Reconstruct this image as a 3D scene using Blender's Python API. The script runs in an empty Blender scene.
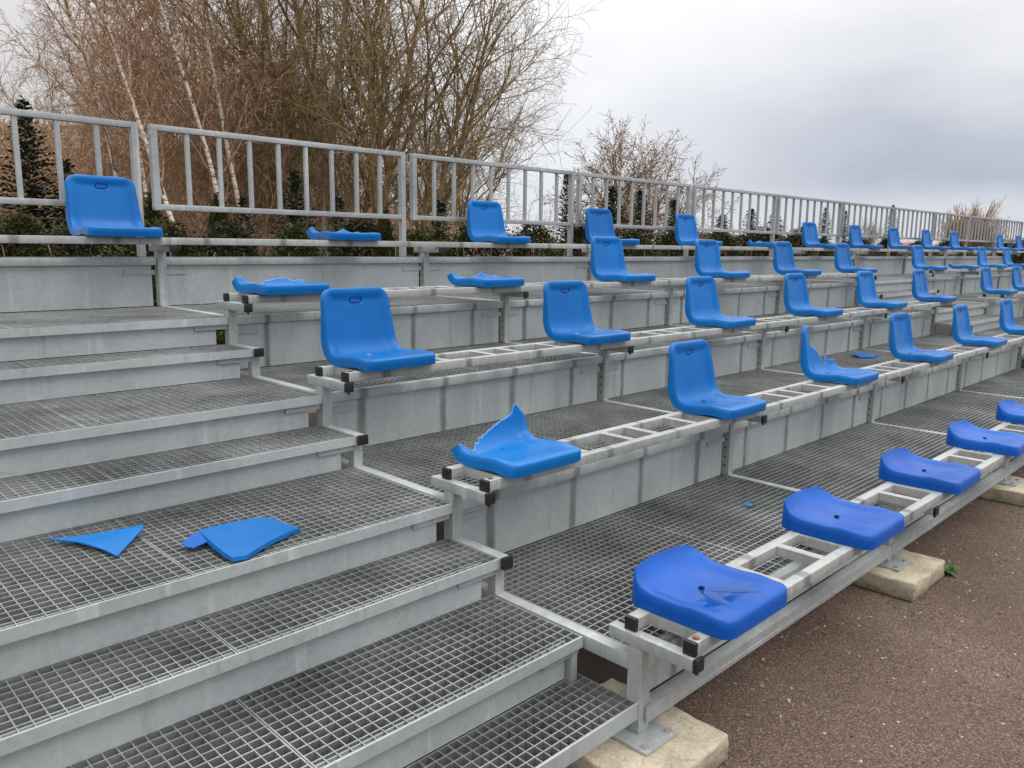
import bpy, bmesh, math, random
from mathutils import Vector, Matrix
import numpy as np
R = math.radians
sc = bpy.context.scene
COL = sc.collection

# ------------------------------------------------------------------ camera
CAM = Vector((-1.88936, -1.38778, 1.58260))
YAW, PITCH, ROLL, FPX = 0.781404, -0.170956, 0.011788, 797.74
fw = Vector((math.sin(YAW)*math.cos(PITCH), math.cos(YAW)*math.cos(PITCH), math.sin(PITCH)))
rt0 = Vector((math.cos(YAW), -math.sin(YAW), 0)); up0 = rt0.cross(fw)
rt = math.cos(ROLL)*rt0 + math.sin(ROLL)*up0
up = rt.cross(fw)
cd = bpy.data.cameras.new('camera'); cam = bpy.data.objects.new('camera', cd); COL.objects.link(cam)
cam.matrix_world = Matrix(((rt.x, up.x, -fw.x, CAM.x), (rt.y, up.y, -fw.y, CAM.y), (rt.z, up.z, -fw.z, CAM.z), (0, 0, 0, 1)))
cd.sensor_width = 36; cd.lens = FPX*36/1024; cd.clip_start = 0.05; cd.clip_end = 3000
sc.camera = cam
FH = Vector((math.sin(YAW), math.cos(YAW), 0))
def ground_at(u, depth, z=0.0):
    """a place on the ground in direction u, depth metres out"""
    p = CAM + depth*(FH + rt0*((u-512)/FPX))
    return Vector((p.x, p.y, z))

# ------------------------------------------------------------------ materials
def newmat(name):
    m = bpy.data.materials.new(name); m.use_nodes = True
    nt = m.node_tree; nt.nodes.clear()
    o = nt.nodes.new('ShaderNodeOutputMaterial'); b = nt.nodes.new('ShaderNodeBsdfPrincipled')
    nt.links.new(b.outputs[0], o.inputs[0])
    return m, nt, b
def N(nt, t, **kw):
    n = nt.nodes.new(t)
    for k, v in kw.items():
        if k.startswith('i_'):
            key = k[2:]
            n.inputs[int(key) if key.isdigit() else key.replace('_', ' ')].default_value = v
        else: setattr(n, k, v)
    return n
def ramp(nt, stops, fac, interp='LINEAR'):
    r = nt.nodes.new('ShaderNodeValToRGB'); cr = r.color_ramp; cr.interpolation = interp
    while len(cr.elements) < len(stops): cr.elements.new(.5)
    for e, (p, c) in zip(cr.elements, stops):
        e.position = p; e.color = (c[0], c[1], c[2], 1) if not isinstance(c, float) else (c, c, c, 1)
    nt.links.new(fac, r.inputs[0]); return r.outputs[0]
def pos(nt, scale=(1, 1, 1), rot=(0, 0, 0)):
    g = nt.nodes.new('ShaderNodeNewGeometry'); mp = nt.nodes.new('ShaderNodeMapping')
    mp.inputs['Scale'].default_value = scale; mp.inputs['Rotation'].default_value = rot
    nt.links.new(g.outputs['Position'], mp.inputs[0]); return mp.outputs[0]
def noise(nt, vec, scale, detail=3, rough=.55, out=0):
    n = nt.nodes.new('ShaderNodeTexNoise'); n.inputs['Scale'].default_value = scale
    n.inputs['Detail'].default_value = detail; n.inputs['Roughness'].default_value = rough
    nt.links.new(vec, n.inputs['Vector']); return n.outputs[out]
def math_(nt, op, a, b=None, c=None, clamp=False):
    n = nt.nodes.new('ShaderNodeMath'); n.operation = op; n.use_clamp = clamp
    for i, v in enumerate((a, b, c)):
        if v is None: continue
        if isinstance(v, (int, float)): n.inputs[i].default_value = v
        else: nt.links.new(v, n.inputs[i])
    return n.outputs[0]
def mix(nt, fac, a, b, blend='MIX'):
    n = nt.nodes.new('ShaderNodeMix'); n.data_type = 'RGBA'; n.blend_type = blend
    for i, v in ((0, fac), (6, a), (7, b)):
        if isinstance(v, (int, float)): n.inputs[i].default_value = v
        elif isinstance(v, tuple): n.inputs[i].default_value = (*v[:3], 1)
        else: nt.links.new(v, n.inputs[i])
    return n.outputs[2]
def bump(nt, b, h, strength=.3, dist=.01):
    n = nt.nodes.new('ShaderNodeBump'); n.inputs['Strength'].default_value = strength
    n.inputs['Distance'].default_value = dist
    nt.links.new(h, n.inputs['Height']); nt.links.new(n.outputs[0], b.inputs['Normal'])
def sepxyz(nt, v):
    s = nt.nodes.new('ShaderNodeSeparateXYZ'); nt.links.new(v, s.inputs[0]); return s.outputs

def mat_galv(name, lo, hi, metallic=.35, rough=(.42, .6), stains=True, bands=False, grain=40, spangle=.08):
    m, nt, b = newmat(name)
    P = pos(nt)
    n1 = noise(nt, P, 2.3, 4); n2 = noise(nt, P, grain, 3, .6)
    f = math_(nt, 'ADD', math_(nt, 'MULTIPLY', n1, .65), math_(nt, 'MULTIPLY', n2, .35))
    col = ramp(nt, [(.33, lo), (.66, hi)], f)
    vo = nt.nodes.new('ShaderNodeTexVoronoi'); vo.inputs['Scale'].default_value = 75; nt.links.new(P, vo.inputs['Vector'])
    spn = sepxyz(nt, vo.outputs['Color'])[0]
    col = mix(nt, spangle, col, ramp(nt, [(0, (.25, .26, .26)), (1, (.85, .86, .86))], spn), 'SOFT_LIGHT')
    if stains:
        st = noise(nt, pos(nt, (9, 9, .55)), 1.6, 5, .65)
        sf = ramp(nt, [(.56, 0.), (.74, 1.)], st)
        col = mix(nt, math_(nt, 'MULTIPLY', sf, .42), col, tuple(c*.55 for c in lo))
        # pale dried runs
        st2 = noise(nt, pos(nt, (16, 16, .8), (0, 0, .4)), 1.3, 4, .6)
        sf2 = ramp(nt, [(.60, 0.), (.72, 1.)], st2)
        col = mix(nt, math_(nt, 'MULTIPLY', sf2, .34), col, (.70, .71, .70))
        # dirt splashes as scattered patches
        sp = noise(nt, pos(nt, (1.2, 1.2, 3.)), 2.2, 6, .7)
        col = mix(nt, math_(nt, 'MULTIPLY', ramp(nt, [(.66, 0.), (.72, 1.)], sp), .45), col, tuple(c*.42 for c in lo))
    if bands:
        # water that drips off the seat slots leaves a dark run every half metre
        xyz = sepxyz(nt, P)
        wob = math_(nt, 'MULTIPLY', math_(nt, 'SUBTRACT', noise(nt, pos(nt, (1, 1, 6)), 3, 2), .5), .012)
        fr = math_(nt, 'FRACT', math_(nt, 'MULTIPLY', math_(nt, 'ADD', math_(nt, 'SUBTRACT', xyz[0], .2-.25-10), wob), 2.0))
        d = math_(nt, 'MULTIPLY', math_(nt, 'ABSOLUTE', math_(nt, 'SUBTRACT', fr, .5)), .5)
        wd = math_(nt, 'MULTIPLY', math_(nt, 'ADD', noise(nt, pos(nt, (.9, .4, .2)), 2, 2), .3), .030)
        k = math_(nt, 'SMOOTH_MIN', 1.0, math_(nt, 'MULTIPLY', math_(nt, 'SUBTRACT', math_(nt, 'MULTIPLY', wd, 1.25), d), 50, clamp=True), 0.0)
        str_ = math_(nt, 'MULTIPLY', math_(nt, 'ADD', noise(nt, pos(nt, (2.0, .5, 4)), 2, 4), .25), .95, clamp=True)
        col = mix(nt, math_(nt, 'MULTIPLY', k, str_), col, (.12, .125, .12))
    nt.links.new(col, b.inputs['Base Color'])
    b.inputs['Metallic'].default_value = metallic
    rr = ramp(nt, [(.3, (rough[0],)*3), (.7, (rough[1],)*3)], noise(nt, P, 7, 4))
    nt.links.new(rr, b.inputs['Roughness'])
    bump(nt, b, noise(nt, P, 130, 3, .6), .10, .004)
    return m

def mat_plastic(name, c0, c1, wet=False):
    m, nt, b = newmat(name)
    tc = nt.nodes.new('ShaderNodeTexCoord')
    oi = nt.nodes.new('ShaderNodeObjectInfo')
    mp = nt.nodes.new('ShaderNodeMapping'); nt.links.new(tc.outputs['Object'], mp.inputs[0])
    off = nt.nodes.new('ShaderNodeCombineXYZ')
    geo = pos(nt)
    n1 = noise(nt, geo, 5, 4); n2 = noise(nt, geo, 60, 3, .7)
    col = ramp(nt, [(.3, c0), (.7, c1)], n1)
    # rubbed, chalky scuffs
    sc_ = ramp(nt, [(.63, 0.), (.78, 1.)], noise(nt, pos(nt, (9, 9, 3)), 3, 6, .75))
    col = mix(nt, math_(nt, 'MULTIPLY', sc_, .07), col, (.25, .42, .70))
    dirt = ramp(nt, [(.66, 0.), (.75, 1.)], noise(nt, geo, 21, 6, .72))
    col = mix(nt, math_(nt, 'MULTIPLY', dirt, .16), col, (.05, .07, .10))
    # each shell has faded a little differently
    col = mix(nt, 1.0, col, ramp(nt, [(0, (.86, .88, .90)), (1, (1.14, 1.10, 1.06))], oi.outputs['Random']), 'MULTIPLY')
    nt.links.new(col, b.inputs['Base Color'])
    r = ramp(nt, [(.35, (.24,)*3), (.68, (.46,)*3)], noise(nt, geo, 9, 5, .6))
    if wet:     # rain left standing in the dished front of the shell
        o3 = sepxyz(nt, tc.outputs['Object'])
        wob = math_(nt, 'SUBTRACT', noise(nt, geo, 16, 4, .6), .5)
        ex = math_(nt, 'DIVIDE', o3[0], .125); ey = math_(nt, 'DIVIDE', math_(nt, 'ADD', o3[1], .095), .075)
        rad = math_(nt, 'SQRT', math_(nt, 'ADD', math_(nt, 'MULTIPLY', ex, ex), math_(nt, 'MULTIPLY', ey, ey)))
        here = math_(nt, 'LESS_THAN', sepxyz(nt, geo)[0], .75)
        pm = ramp(nt, [(.44, 1.), (.50, 0.)], math_(nt, 'MULTIPLY', math_(nt, 'ADD', rad, math_(nt, 'MULTIPLY', wob, 1.5)), .5))
        pm = math_(nt, 'MULTIPLY', pm, here)
        r = mix(nt, pm, r, (.05, .05, .05))
        col = mix(nt, math_(nt, 'MULTIPLY', pm, .40), col, tuple(q*.45 for q in c0))
        nt.links.new(col, b.inputs['Base Color'])
    nt.links.new(r, b.inputs['Roughness'])
    b.inputs['IOR'].default_value = 1.47
    b.inputs['Specular IOR Level'].default_value = .24
    bump(nt, b, noise(nt, geo, 260, 2, .5), .05, .002)
    return m

def mat_plain(name, c, rough=.6, metallic=0., var=.25, scale=12, spec=.4):
    m, nt, b = newmat(name)
    n1 = noise(nt, pos(nt), scale, 4)
    col = ramp(nt, [(.3, tuple(x*(1-var) for x in c)), (.7, tuple(min(1, x*(1+var)) for x in c))], n1)
    nt.links.new(col, b.inputs['Base Color']); b.inputs['Roughness'].default_value = rough
    b.inputs['Metallic'].default_value = metallic; b.inputs['Specular IOR Level'].default_value = spec
    return m

def mat_bark(name, lo, hi, scale=(6, 6, 1.5), spec=.15):
    m, nt, b = newmat(name)
    n1 = noise(nt, pos(nt, scale), 3, 5, .65)
    col = ramp(nt, [(.32, lo), (.66, hi)], n1)
    nt.links.new(col, b.inputs['Base Color']); b.inputs['Roughness'].default_value = .85
    b.inputs['Specular IOR Level'].default_value = spec
    return m
def mat_birch():
    m, nt, b = newmat('birch_bark')
    n1 = noise(nt, pos(nt, (3, 3, 9)), 2.2, 5, .7)
    col = ramp(nt, [(.40, (.05, .04, .035)), (.47, (.55, .49, .41)), (.7, (.80, .73, .63))], n1)
    nt.links.new(col, b.inputs['Base Color']); b.inputs['Roughness'].default_value = .8
    return m
def mat_leaf(name, lo, hi, scale=3., trans=.0):
    m, nt, b = newmat(name)
    n1 = noise(nt, pos(nt), scale, 4, .7)
    col = ramp(nt, [(.3, lo), (.7, hi)], n1)
    nt.links.new(col, b.inputs['Base Color']); b.inputs['Roughness'].default_value = .65
    b.inputs['Specular IOR Level'].default_value = .2
    return m

M = {}
M['panel'] = mat_galv('galvanised_sheet', (.315, .350, .354), (.435, .470, .473), .30, (.42, .60))
M['panelb'] = mat_galv('galvanised_sheet_with_drip_runs', (.33, .362, .365), (.45, .483, .484), .30, (.42, .60), bands=True)
M['tube'] = mat_galv('galvanised_tube', (.29, .31, .315), (.43, .446, .446), .35, (.38, .55), grain=25, spangle=.14)
M['bench'] = mat_galv('weathered_bench_tube', (.26, .27, .262), (.41, .416, .405), .25, (.42, .6), bands=True, grain=30, spangle=.12)
M['grate'] = mat_galv('galvanised_grating', (.23, .24, .24), (.50, .505, .50), .82, (.38, .55), stains=False)
M['rail'] = mat_galv('galvanised_railing', (.26, .275, .28), (.39, .405, .405), .40, (.42, .58), grain=30, spangle=.10)
M['black'] = mat_plain('black_plastic', (.012, .012, .013), .45)
M['hole'] = mat_plain('dark_opening', (.01, .01, .011), .9, spec=.1)
M['bolt'] = mat_plain('zinc_bolt', (.42, .40, .37), .45, .6)
M['rust'] = mat_plain('rusty_bolt', (.20, .10, .05), .7, .3, .5, 90)
M['azure'] = mat_plastic('azure_plastic', (.001, .100, .330), (.002, .126, .40))
M['ultra'] = mat_plastic('ultramarine_plastic', (.001, .062, .31), (.002, .080, .385), True)
M['azure_dark'] = mat_plastic('azure_slot_shade_and_flap', (.004, .07, .30), (.006, .09, .36))  # darker seat blue, for the slot's recess shade and the torn flap
M['stress'] = mat_plain('stress_whitened_plastic', (.10, .27, .58), .6, 0, .3, 60)
M['sticker'] = mat_plain('white_sticker', (.75, .76, .78), .5, 0, .05)
M['birch'] = mat_birch()
M['brown_twig'] = mat_bark('reddish_brown_bark', (.16, .092, .060), (.46, .29, .19))
M['olive_twig'] = mat_bark('olive_brown_bark', (.085, .060, .030), (.33, .235, .12))
M['grey_bark'] = mat_bark('grey_bark', (.20, .165, .12), (.42, .35, .26))
M['tan_twig'] = mat_bark('tan_bark', (.12, .080, .042), (.29, .195, .11))
M['orange_twig'] = mat_bark('orange_willow_bark', (.26, .155, .085), (.44, .29, .175))
M['dry_leaf'] = mat_leaf('dry_orange_leaf', (.22, .10, .03), (.46, .26, .10), 9)
M['beech_leaf'] = mat_leaf('dry_pale_leaf', (.28, .15, .07), (.55, .36, .20), 9)
M['spruce'] = mat_leaf('dark_spruce_needles', (.022, .036, .024), (.058, .080, .048), 2.5)
M['thuja'] = mat_leaf('olive_thuja_foliage', (.030, .034, .010), (.075, .075, .022), 3)
M['hedge'] = mat_leaf('dark_hedge_foliage', (.018, .024, .010), (.055, .055, .024), 2)
M['weed'] = mat_leaf('weed_leaf', (.05, .12, .02), (.10, .2, .05), 30)
M['wall'] = mat_plain('pale_render_wall', (.48, .42, .35), .85, 0, .1)
M['orange_wall'] = mat_plain('orange_brick_wall', (.42, .17, .08), .85, 0, .15)
M['roof'] = mat_plain('red_roof_tile', (.32, .10, .06), .8, 0, .2)
M['window'] = mat_plain('window_glass', (.03, .035, .04), .15, 0, .1)

def mat_ground():
    m, nt, b = newmat('brown_chipping_tarmac')
    P = pos(nt)
    big = noise(nt, P, .9, 5, .6)
    base = ramp(nt, [(.3, (.092, .062, .046)), (.52, (.126, .087, .066)), (.75, (.168, .121, .094))], big)
    v1 = nt.nodes.new('ShaderNodeTexVoronoi'); v1.inputs['Scale'].default_value = 190; v1.inputs['Randomness'].default_value = 1
    nt.links.new(P, v1.inputs['Vector'])
    s1 = sepxyz(nt, v1.outputs['Color'])
    chip = ramp(nt, [(0, (.45, .45, .45)), (.45, (.88, .87, .85)), (.75, (1.2, 1.15, 1.1)), (.93, (1.7, 1.58, 1.48)), (1, (2.6, 2.4, 2.25))], s1[0])
    col = mix(nt, .9, base, chip, 'MULTIPLY')
    edge = ramp(nt, [(.10, 1.), (.55, 0.)], v1.outputs['Distance'])
    gap = ramp(nt, [(.45, 0.), (.75, 1.)], v1.outputs['Distance'])
    col = mix(nt, math_(nt, 'MULTIPLY', gap, .55), col, (.018, .013, .011))
    # scattered pale stones
    v2 = nt.nodes.new('ShaderNodeTexVoronoi'); v2.inputs['Scale'].default_value = 34; nt.links.new(P, v2.inputs['Vector'])
    pick = ramp(nt, [(.962, 0.), (.967, 1.)], sepxyz(nt, v2.outputs['Color'])[1])
    dot = ramp(nt, [(.16, 1.), (.24, 0.)], v2.outputs['Distance'])
    col = mix(nt, math_(nt, 'MULTIPLY', pick, dot), col, (.42, .36, .32))
    # damp moss and pale sand patches
    ms = ramp(nt, [(.58, 0.), (.75, 1.)], noise(nt, P, 1.7, 5, .65))
    col = mix(nt, math_(nt, 'MULTIPLY', ms, .40), col, (.045, .043, .020))
    sd = ramp(nt, [(.62, 0.), (.76, 1.)], noise(nt, pos(nt, (1, 1, 1), (0, 0, 1)), 2.6, 4, .6))
    col = mix(nt, math_(nt, 'MULTIPLY', sd, .40), col, (.20, .15, .105))
    nt.links.new(col, b.inputs['Base Color']); b.inputs['Roughness'].default_value = .75
    b.inputs['Specular IOR Level'].default_value = .3
    h = math_(nt, 'ADD', math_(nt, 'MULTIPLY', v1.outputs['Distance'], -1.0), math_(nt, 'MULTIPLY', s1[1], .5))
    bump(nt, b, h, .55, .006)
    return m
M['ground'] = mat_ground()
def mat_earth():
    m, nt, b = newmat('leaf_litter')
    P = pos(nt)
    a = noise(nt, P, .5, 6, .65); c = noise(nt, P, 9, 6, .75)
    f = math_(nt, 'ADD', math_(nt, 'MULTIPLY', a, .45), math_(nt, 'MULTIPLY', c, .55))
    col = ramp(nt, [(.3, (.07, .046, .031)), (.5, (.17, .11, .073)), (.62, (.28, .185, .125)), (.75, (.42, .30, .21))], f)
    nt.links.new(col, b.inputs['Base Color']); b.inputs['Roughness'].default_value = .95
    bump(nt, b, c, .8, .1)
    return m
M['earth'] = mat_earth()
M['soil_shade'] = mat_plain('soil_with_painted_shade', (.034, .025, .019), .95, 0, .5, 6)  # ground colour darkened to stand in for shade below the decks
def mat_grass():
    m, nt, b = newmat('rough_winter_meadow')
    P = pos(nt)
    a = noise(nt, P, .3, 6, .65); c = noise(nt, P, 14, 5, .75)
    f = math_(nt, 'ADD', math_(nt, 'MULTIPLY', a, .5), math_(nt, 'MULTIPLY', c, .5))
    col = ramp(nt, [(.3, (.035, .04, .016)), (.5, (.07, .075, .03)), (.7, (.14, .12, .06))], f)
    nt.links.new(col, b.inputs['Base Color']); b.inputs['Roughness'].default_value = .95
    return m
M['meadow'] = mat_grass()
def mat_concrete():
    m, nt, b = newmat('weathered_concrete')
    P = pos(nt)
    a = noise(nt, P, 7, 6, .65); c = noise(nt, P, 70, 4, .7)
    f = math_(nt, 'ADD', math_(nt, 'MULTIPLY', a, .6), math_(nt, 'MULTIPLY', c, .4))
    col = ramp(nt, [(.32, (.20, .165, .11)), (.5, (.40, .35, .255)), (.66, (.56, .50, .39))], f)
    ms = ramp(nt, [(.60, 0.), (.70, 1.)], noise(nt, P, 5, 5, .7))
    z = sepxyz(nt, P)[2]
    low = math_(nt, 'SUBTRACT', 1.0, math_(nt, 'MULTIPLY', z, 14), clamp=True)
    col = mix(nt, math_(nt, 'MULTIPLY', ms, .5), col, (.13, .11, .05))
    col = mix(nt, math_(nt, 'MULTIPLY', low, math_(nt, 'MULTIPLY', noise(nt, P, 18, 4), 1.5, clamp=True)), col, (.085, .07, .045))
    pit = ramp(nt, [(.68, 0.), (.72, 1.)], noise(nt, P, 45, 2))
    col = mix(nt, math_(nt, 'MULTIPLY', pit, .6), col, (.08, .065, .05))
    nt.links.new(col, b.inputs['Base Color']); b.inputs['Roughness'].default_value = .9
    bump(nt, b, math_(nt, 'ADD', a, c), .5, .01)
    return m
M['concrete'] = mat_concrete()

# ------------------------------------------------------------------ mesh helpers
class MB:
    def __init__(s): s.v = []; s.f = []; s.m = []
    def box(s, x0, x1, y0, y1, z0, z1, mi=0):
        n = len(s.v)
        s.v += [(x0,y0,z0),(x1,y0,z0),(x1,y1,z0),(x0,y1,z0),(x0,y0,z1),(x1,y0,z1),(x1,y1,z1),(x0,y1,z1)]
        for f in ((0,3,2,1),(4,5,6,7),(0,1,5,4),(1,2,6,5),(2,3,7,6),(3,0,4,7)):
            s.f.append(tuple(n+i for i in f)); s.m.append(mi)
        return s
    def cyl(s, c, axis, r, h, n=12, mi=0):
        c = Vector(c); a = Vector(axis).normalized()
        u = a.orthogonal().normalized(); w = a.cross(u); k = len(s.v)
        for j in (0, 1):
            for i in range(n):
                t = 2*math.pi*i/n
                s.v.append(tuple(c + a*(h*j) + u*(r*math.cos(t)) + w*(r*math.sin(t))))
        for i in range(n):
            j = (i+1) % n
            s.f.append((k+i, k+j, k+n+j, k+n+i)); s.m.append(mi)
        s.f.append(tuple(k+n+i for i in range(n))); s.m.append(mi)
        s.f.append(tuple(k+n-1-i for i in range(n))); s.m.append(mi)
        return s
    def tube(s, pts, rad, n=5, mi=0):
        """pts list of Vectors, rad list"""
        k = len(s.v); L = len(pts)
        d = (pts[1]-pts[0]).normalized(); u = d.orthogonal().normalized()
        for i in range(L):
            if i < L-1: d = (pts[i+1]-pts[i]).normalized()
            u = (u - d*u.dot(d))
            u = u.normalized() if u.length > 1e-6 else d.orthogonal().normalized()
            w = d.cross(u)
            for j in range(n):
                t = 2*math.pi*j/n
                q = pts[i] + u*(rad[i]*math.cos(t)) + w*(rad[i]*math.sin(t))
                s.v.append((q.x, q.y, q.z))
        for i in range(L-1):
            for j in range(n):
                a = k+i*n+j; b = k+i*n+(j+1) % n
                s.f.append((a, b, b+n, a+n)); s.m.append(mi)
        s.f.append(tuple(k+(L-1)*n+j for j in range(n))); s.m.append(mi)
        return s
    def mesh(s, name, mats, smooth=False, bevel=0):
        me = bpy.data.meshes.new(name); me.from_pydata(s.v, [], s.f); me.update()
        mats = mats if isinstance(mats, (list, tuple)) else [mats]
        for m in mats: me.materials.append(m)
        if any(s.m): me.polygons.foreach_set('material_index', s.m)
        if bevel:
            bm = bmesh.new(); bm.from_mesh(me)
            bmesh.ops.bevel(bm, geom=[e for e in bm.edges if e.calc_face_angle(0) > .6], offset=bevel, segments=2, affect='EDGES', profile=.6)
            bm.to_mesh(me); bm.free(); smooth = True
        if smooth:
            me.polygons.foreach_set('use_smooth', [True]*len(me.polygons))
            me.set_sharp_from_angle(angle=R(40))
        me.update(); return me
    def build(s, name, mats, parent=None, **kw):
        return link(name, s.mesh(name, mats, **kw), parent)
def link(name, me, parent=None, loc=None):
    o = bpy.data.objects.new(name, me); COL.objects.link(o)
    if parent: o.parent = parent
    if loc is not None: o.location = loc
    return o
def tag(o, label, cat, group=None, kind=None):
    if label: o['label'] = label
    if cat: o['category'] = cat
    if group: o['group'] = group
    if kind: o['kind'] = kind
    return o
def thing(name, label, cat, loc=(0, 0, 0), rz=0, group=None):
    o = link(name, None); o.location = loc; o.rotation_euler = (0, 0, rz)
    return tag(o, label, cat, group)
def copy_tree(o, parent=None):
    c = o.copy(); COL.objects.link(c)
    if parent: c.parent = parent
    for ch in o.children: copy_tree(ch, c)
    return c

# ------------------------------------------------------------------ stand layout
L = 2.0
YK = {1: -.08, 2: .80, 3: 1.693, 4: 2.587, 5: 3.478}
ZK = {1: .343, 2: .632, 3: .917, 4: 1.203, 5: 1.490}
PITCH_G = .0345
def grating(mb, x0, x1, y0, y1, z, h=.036, seam=1.0):
    """welded bar grating, in panels one seam long, with flat border bars"""
    n = max(1, round((x1-x0)/seam)); w = (x1-x0)/n
    for i in range(n):
        a, b = x0+i*w+.0015, x0+(i+1)*w-.0015
        mb.box(a, b, y0, y0+.004, z-h, z); mb.box(a, b, y1-.004, y1, z-h, z)
        mb.box(a, a+.004, y0+.004, y1-.004, z-h, z); mb.box(b-.004, b, y0+.004, y1-.004, z-h, z)
        ny = int(round((y1-y0)/PITCH_G))
        for k in range(1, ny):
            y = y0 + (y1-y0)*k/ny
            mb.box(a+.004, b-.004, y-.0021, y+.0021, z-h+.002, z-.0003)
        nx = int(round((b-a)/PITCH_G))
        for k in range(1, nx):
            x = a + (b-a)*k/nx
            mb.box(x-.0015, x+.0015, y0+.004, y1-.004, z-h*.8, z-.0016)

stand = thing('grandstand', 'long galvanised steel grandstand of four grated decks rising in steps behind the bottom seats', 'grandstand')
MODS = [0, 1, 2, 3, 5, 6, 7, 8]         # two metre bays; bay -1 and bay 4 are the stairways
def riser(parent, x0, x1, y, z0, z1, mat, brackets=True, t=.003):
    mb = MB(); mb.box(x0, x1, y, y+t, z0, z1)
    # folded top and bottom edges
    mb.box(x0, x1, y+t, y+.03, z0, z0+.003)
    # shallow pressed stiffeners
    o = mb.build('riser_panel', mat, parent)
    if brackets:
        bb = MB(); bb.box(x0-.02, x0+.12, y-.006, y-.0015, z1-.055, z1-.028); bb.build('bracket', M['tube'], o)
        bb = MB(); bb.box(x1-.16, x1+.02, y-.006, y-.0015, z1-.055, z1-.028); bb.build('bracket', M['tube'], o)
    return o
def post(parent, x, y, z0, z1, holes=True, w=.025, dpt=.05):
    mb = MB(); mb.box(x-w, x+w, y, y+dpt, z0, z1)
    if holes:
        z = z0+.05
        while z < z1-.04:
            mb.cyl((x-w-.0015, y+dpt*.5, z), (1, 0, 0), .0055, .002, 8, 1); z += .05
    return mb.build('post', [M['tube'], M['hole']], parent)

for k in (1, 2, 3, 4):
    z = ZK[k]
    y0 = YK[k]; y1 = YK[k+1]
    for j in MODS:
        x0, x1 = j*L, j*L+L
        mb = MB(); grating(mb, x0+.026, x1-.026, y0+.055, y1+.027, z)
        mb.build('deck_grating', M['grate'], stand)
        # nosing rail along the front of the deck
        mb = MB()
        if k > 1:
            mb.box(x0+.027, x1-.027, y0+.008, y0+.048, z-.042, z+.0015)
        else:
            mb.box(x0+.027, x1-.027, y0+.012, y0+.052, z-.042, z+.0015)
        mb.build('nosing_rail', M['panelb'], stand, bevel=.003)
    for j in sorted(set(MODS + [m+1 for m in MODS])):
        mb = MB(); mb.box(j*L-.022, j*L+.022, y0+.05, y1+.028, z-.045, z+.003)
        mb.build('deck_beam', M['tube'], stand, bevel=.003)
# risers between the decks and at the front
for k in (2, 3, 4, 5):
    for j in (MODS if k < 5 else [-1, 0, 1, 2, 3, 4, 5, 6, 7, 8]):
        x0, x1 = j*L+.032, j*L+L-.054
        riser(stand, x0, x1, YK[k]+.030, ZK[k-1]+.004, ZK[k]-.0425, M['panelb'] if k < 5 else M['panel'])
        if k == 5:
            mb = MB(); mb.box(j*L+.027, j*L+L-.027, YK[5]+.008, YK[5]+.048, ZK[5]-.042, ZK[5])
            mb.build('nosing_rail', M['tube'], stand, bevel=.003)
            mb = MB(); grating(mb, j*L+.026, j*L+L-.026, YK[5]+.052, YK[5]+.42, ZK[5])
            mb.build('deck_grating', M['grate'], stand)
for k in (1, 2, 3, 4, 5):
    js = sorted(set(MODS + [m+1 for m in MODS])) if k < 5 else list(range(-1, 10))
    for j in js:
        z0 = {1: .10, 2: ZK[1], 3: ZK[2], 4: ZK[3], 5: ZK[4]}[k]
        post(stand, j*L, YK[k], z0+.004, ZK[k]+.0375, holes=(k > 1 and j > 0))
        if k > 1:   # the leg below the deck, down to the ground
            mb = MB(); mb.box(j*L-.02, j*L+.02, YK[k]+.065, YK[k]+.10, .0, ZK[k-1]-.046); mb.build('leg', M['tube'], stand)
for j in MODS:                       # front kick panel with its channel
    x0, x1 = j*L+.03, j*L+L-.03
    mb = MB(); mb.box(x0, x1, YK[1]+.030, YK[1]+.033, .20, ZK[1]-.0425)
    o = mb.build('front_panel', M['panelb'], stand)
    mb = MB()
    mb.box(x0-.028, x1+.028, YK[1]-.012, YK[1]-.0025, .135, .150)
    mb.box(x0-.028, x1+.028, YK[1]-.0085, YK[1]-.0025, .150, .185)
    mb.box(x0, x1, YK[1]-.0025, YK[1]+.034, .183, .187)
    mb.build('channel', M['tube'], o)
for j in (0, 1, 2, 3, 4):
    mb = MB(); mb.box(j*L-.085, j*L+.075, YK[1]-.075, YK[1]+.075, .0915, .1025)
    o = mb.build('base_plate', M['tube'], stand, bevel=.002)
    for dx, dy in ((.055, -.055), (-.065, -.055), (.055, .058)):
        b = MB().cyl((j*L+dx, YK[1]+dy, .1025), (0, 0, 1), .011, .010, 6); b.build('bolt', M['bolt'], o)

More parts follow.
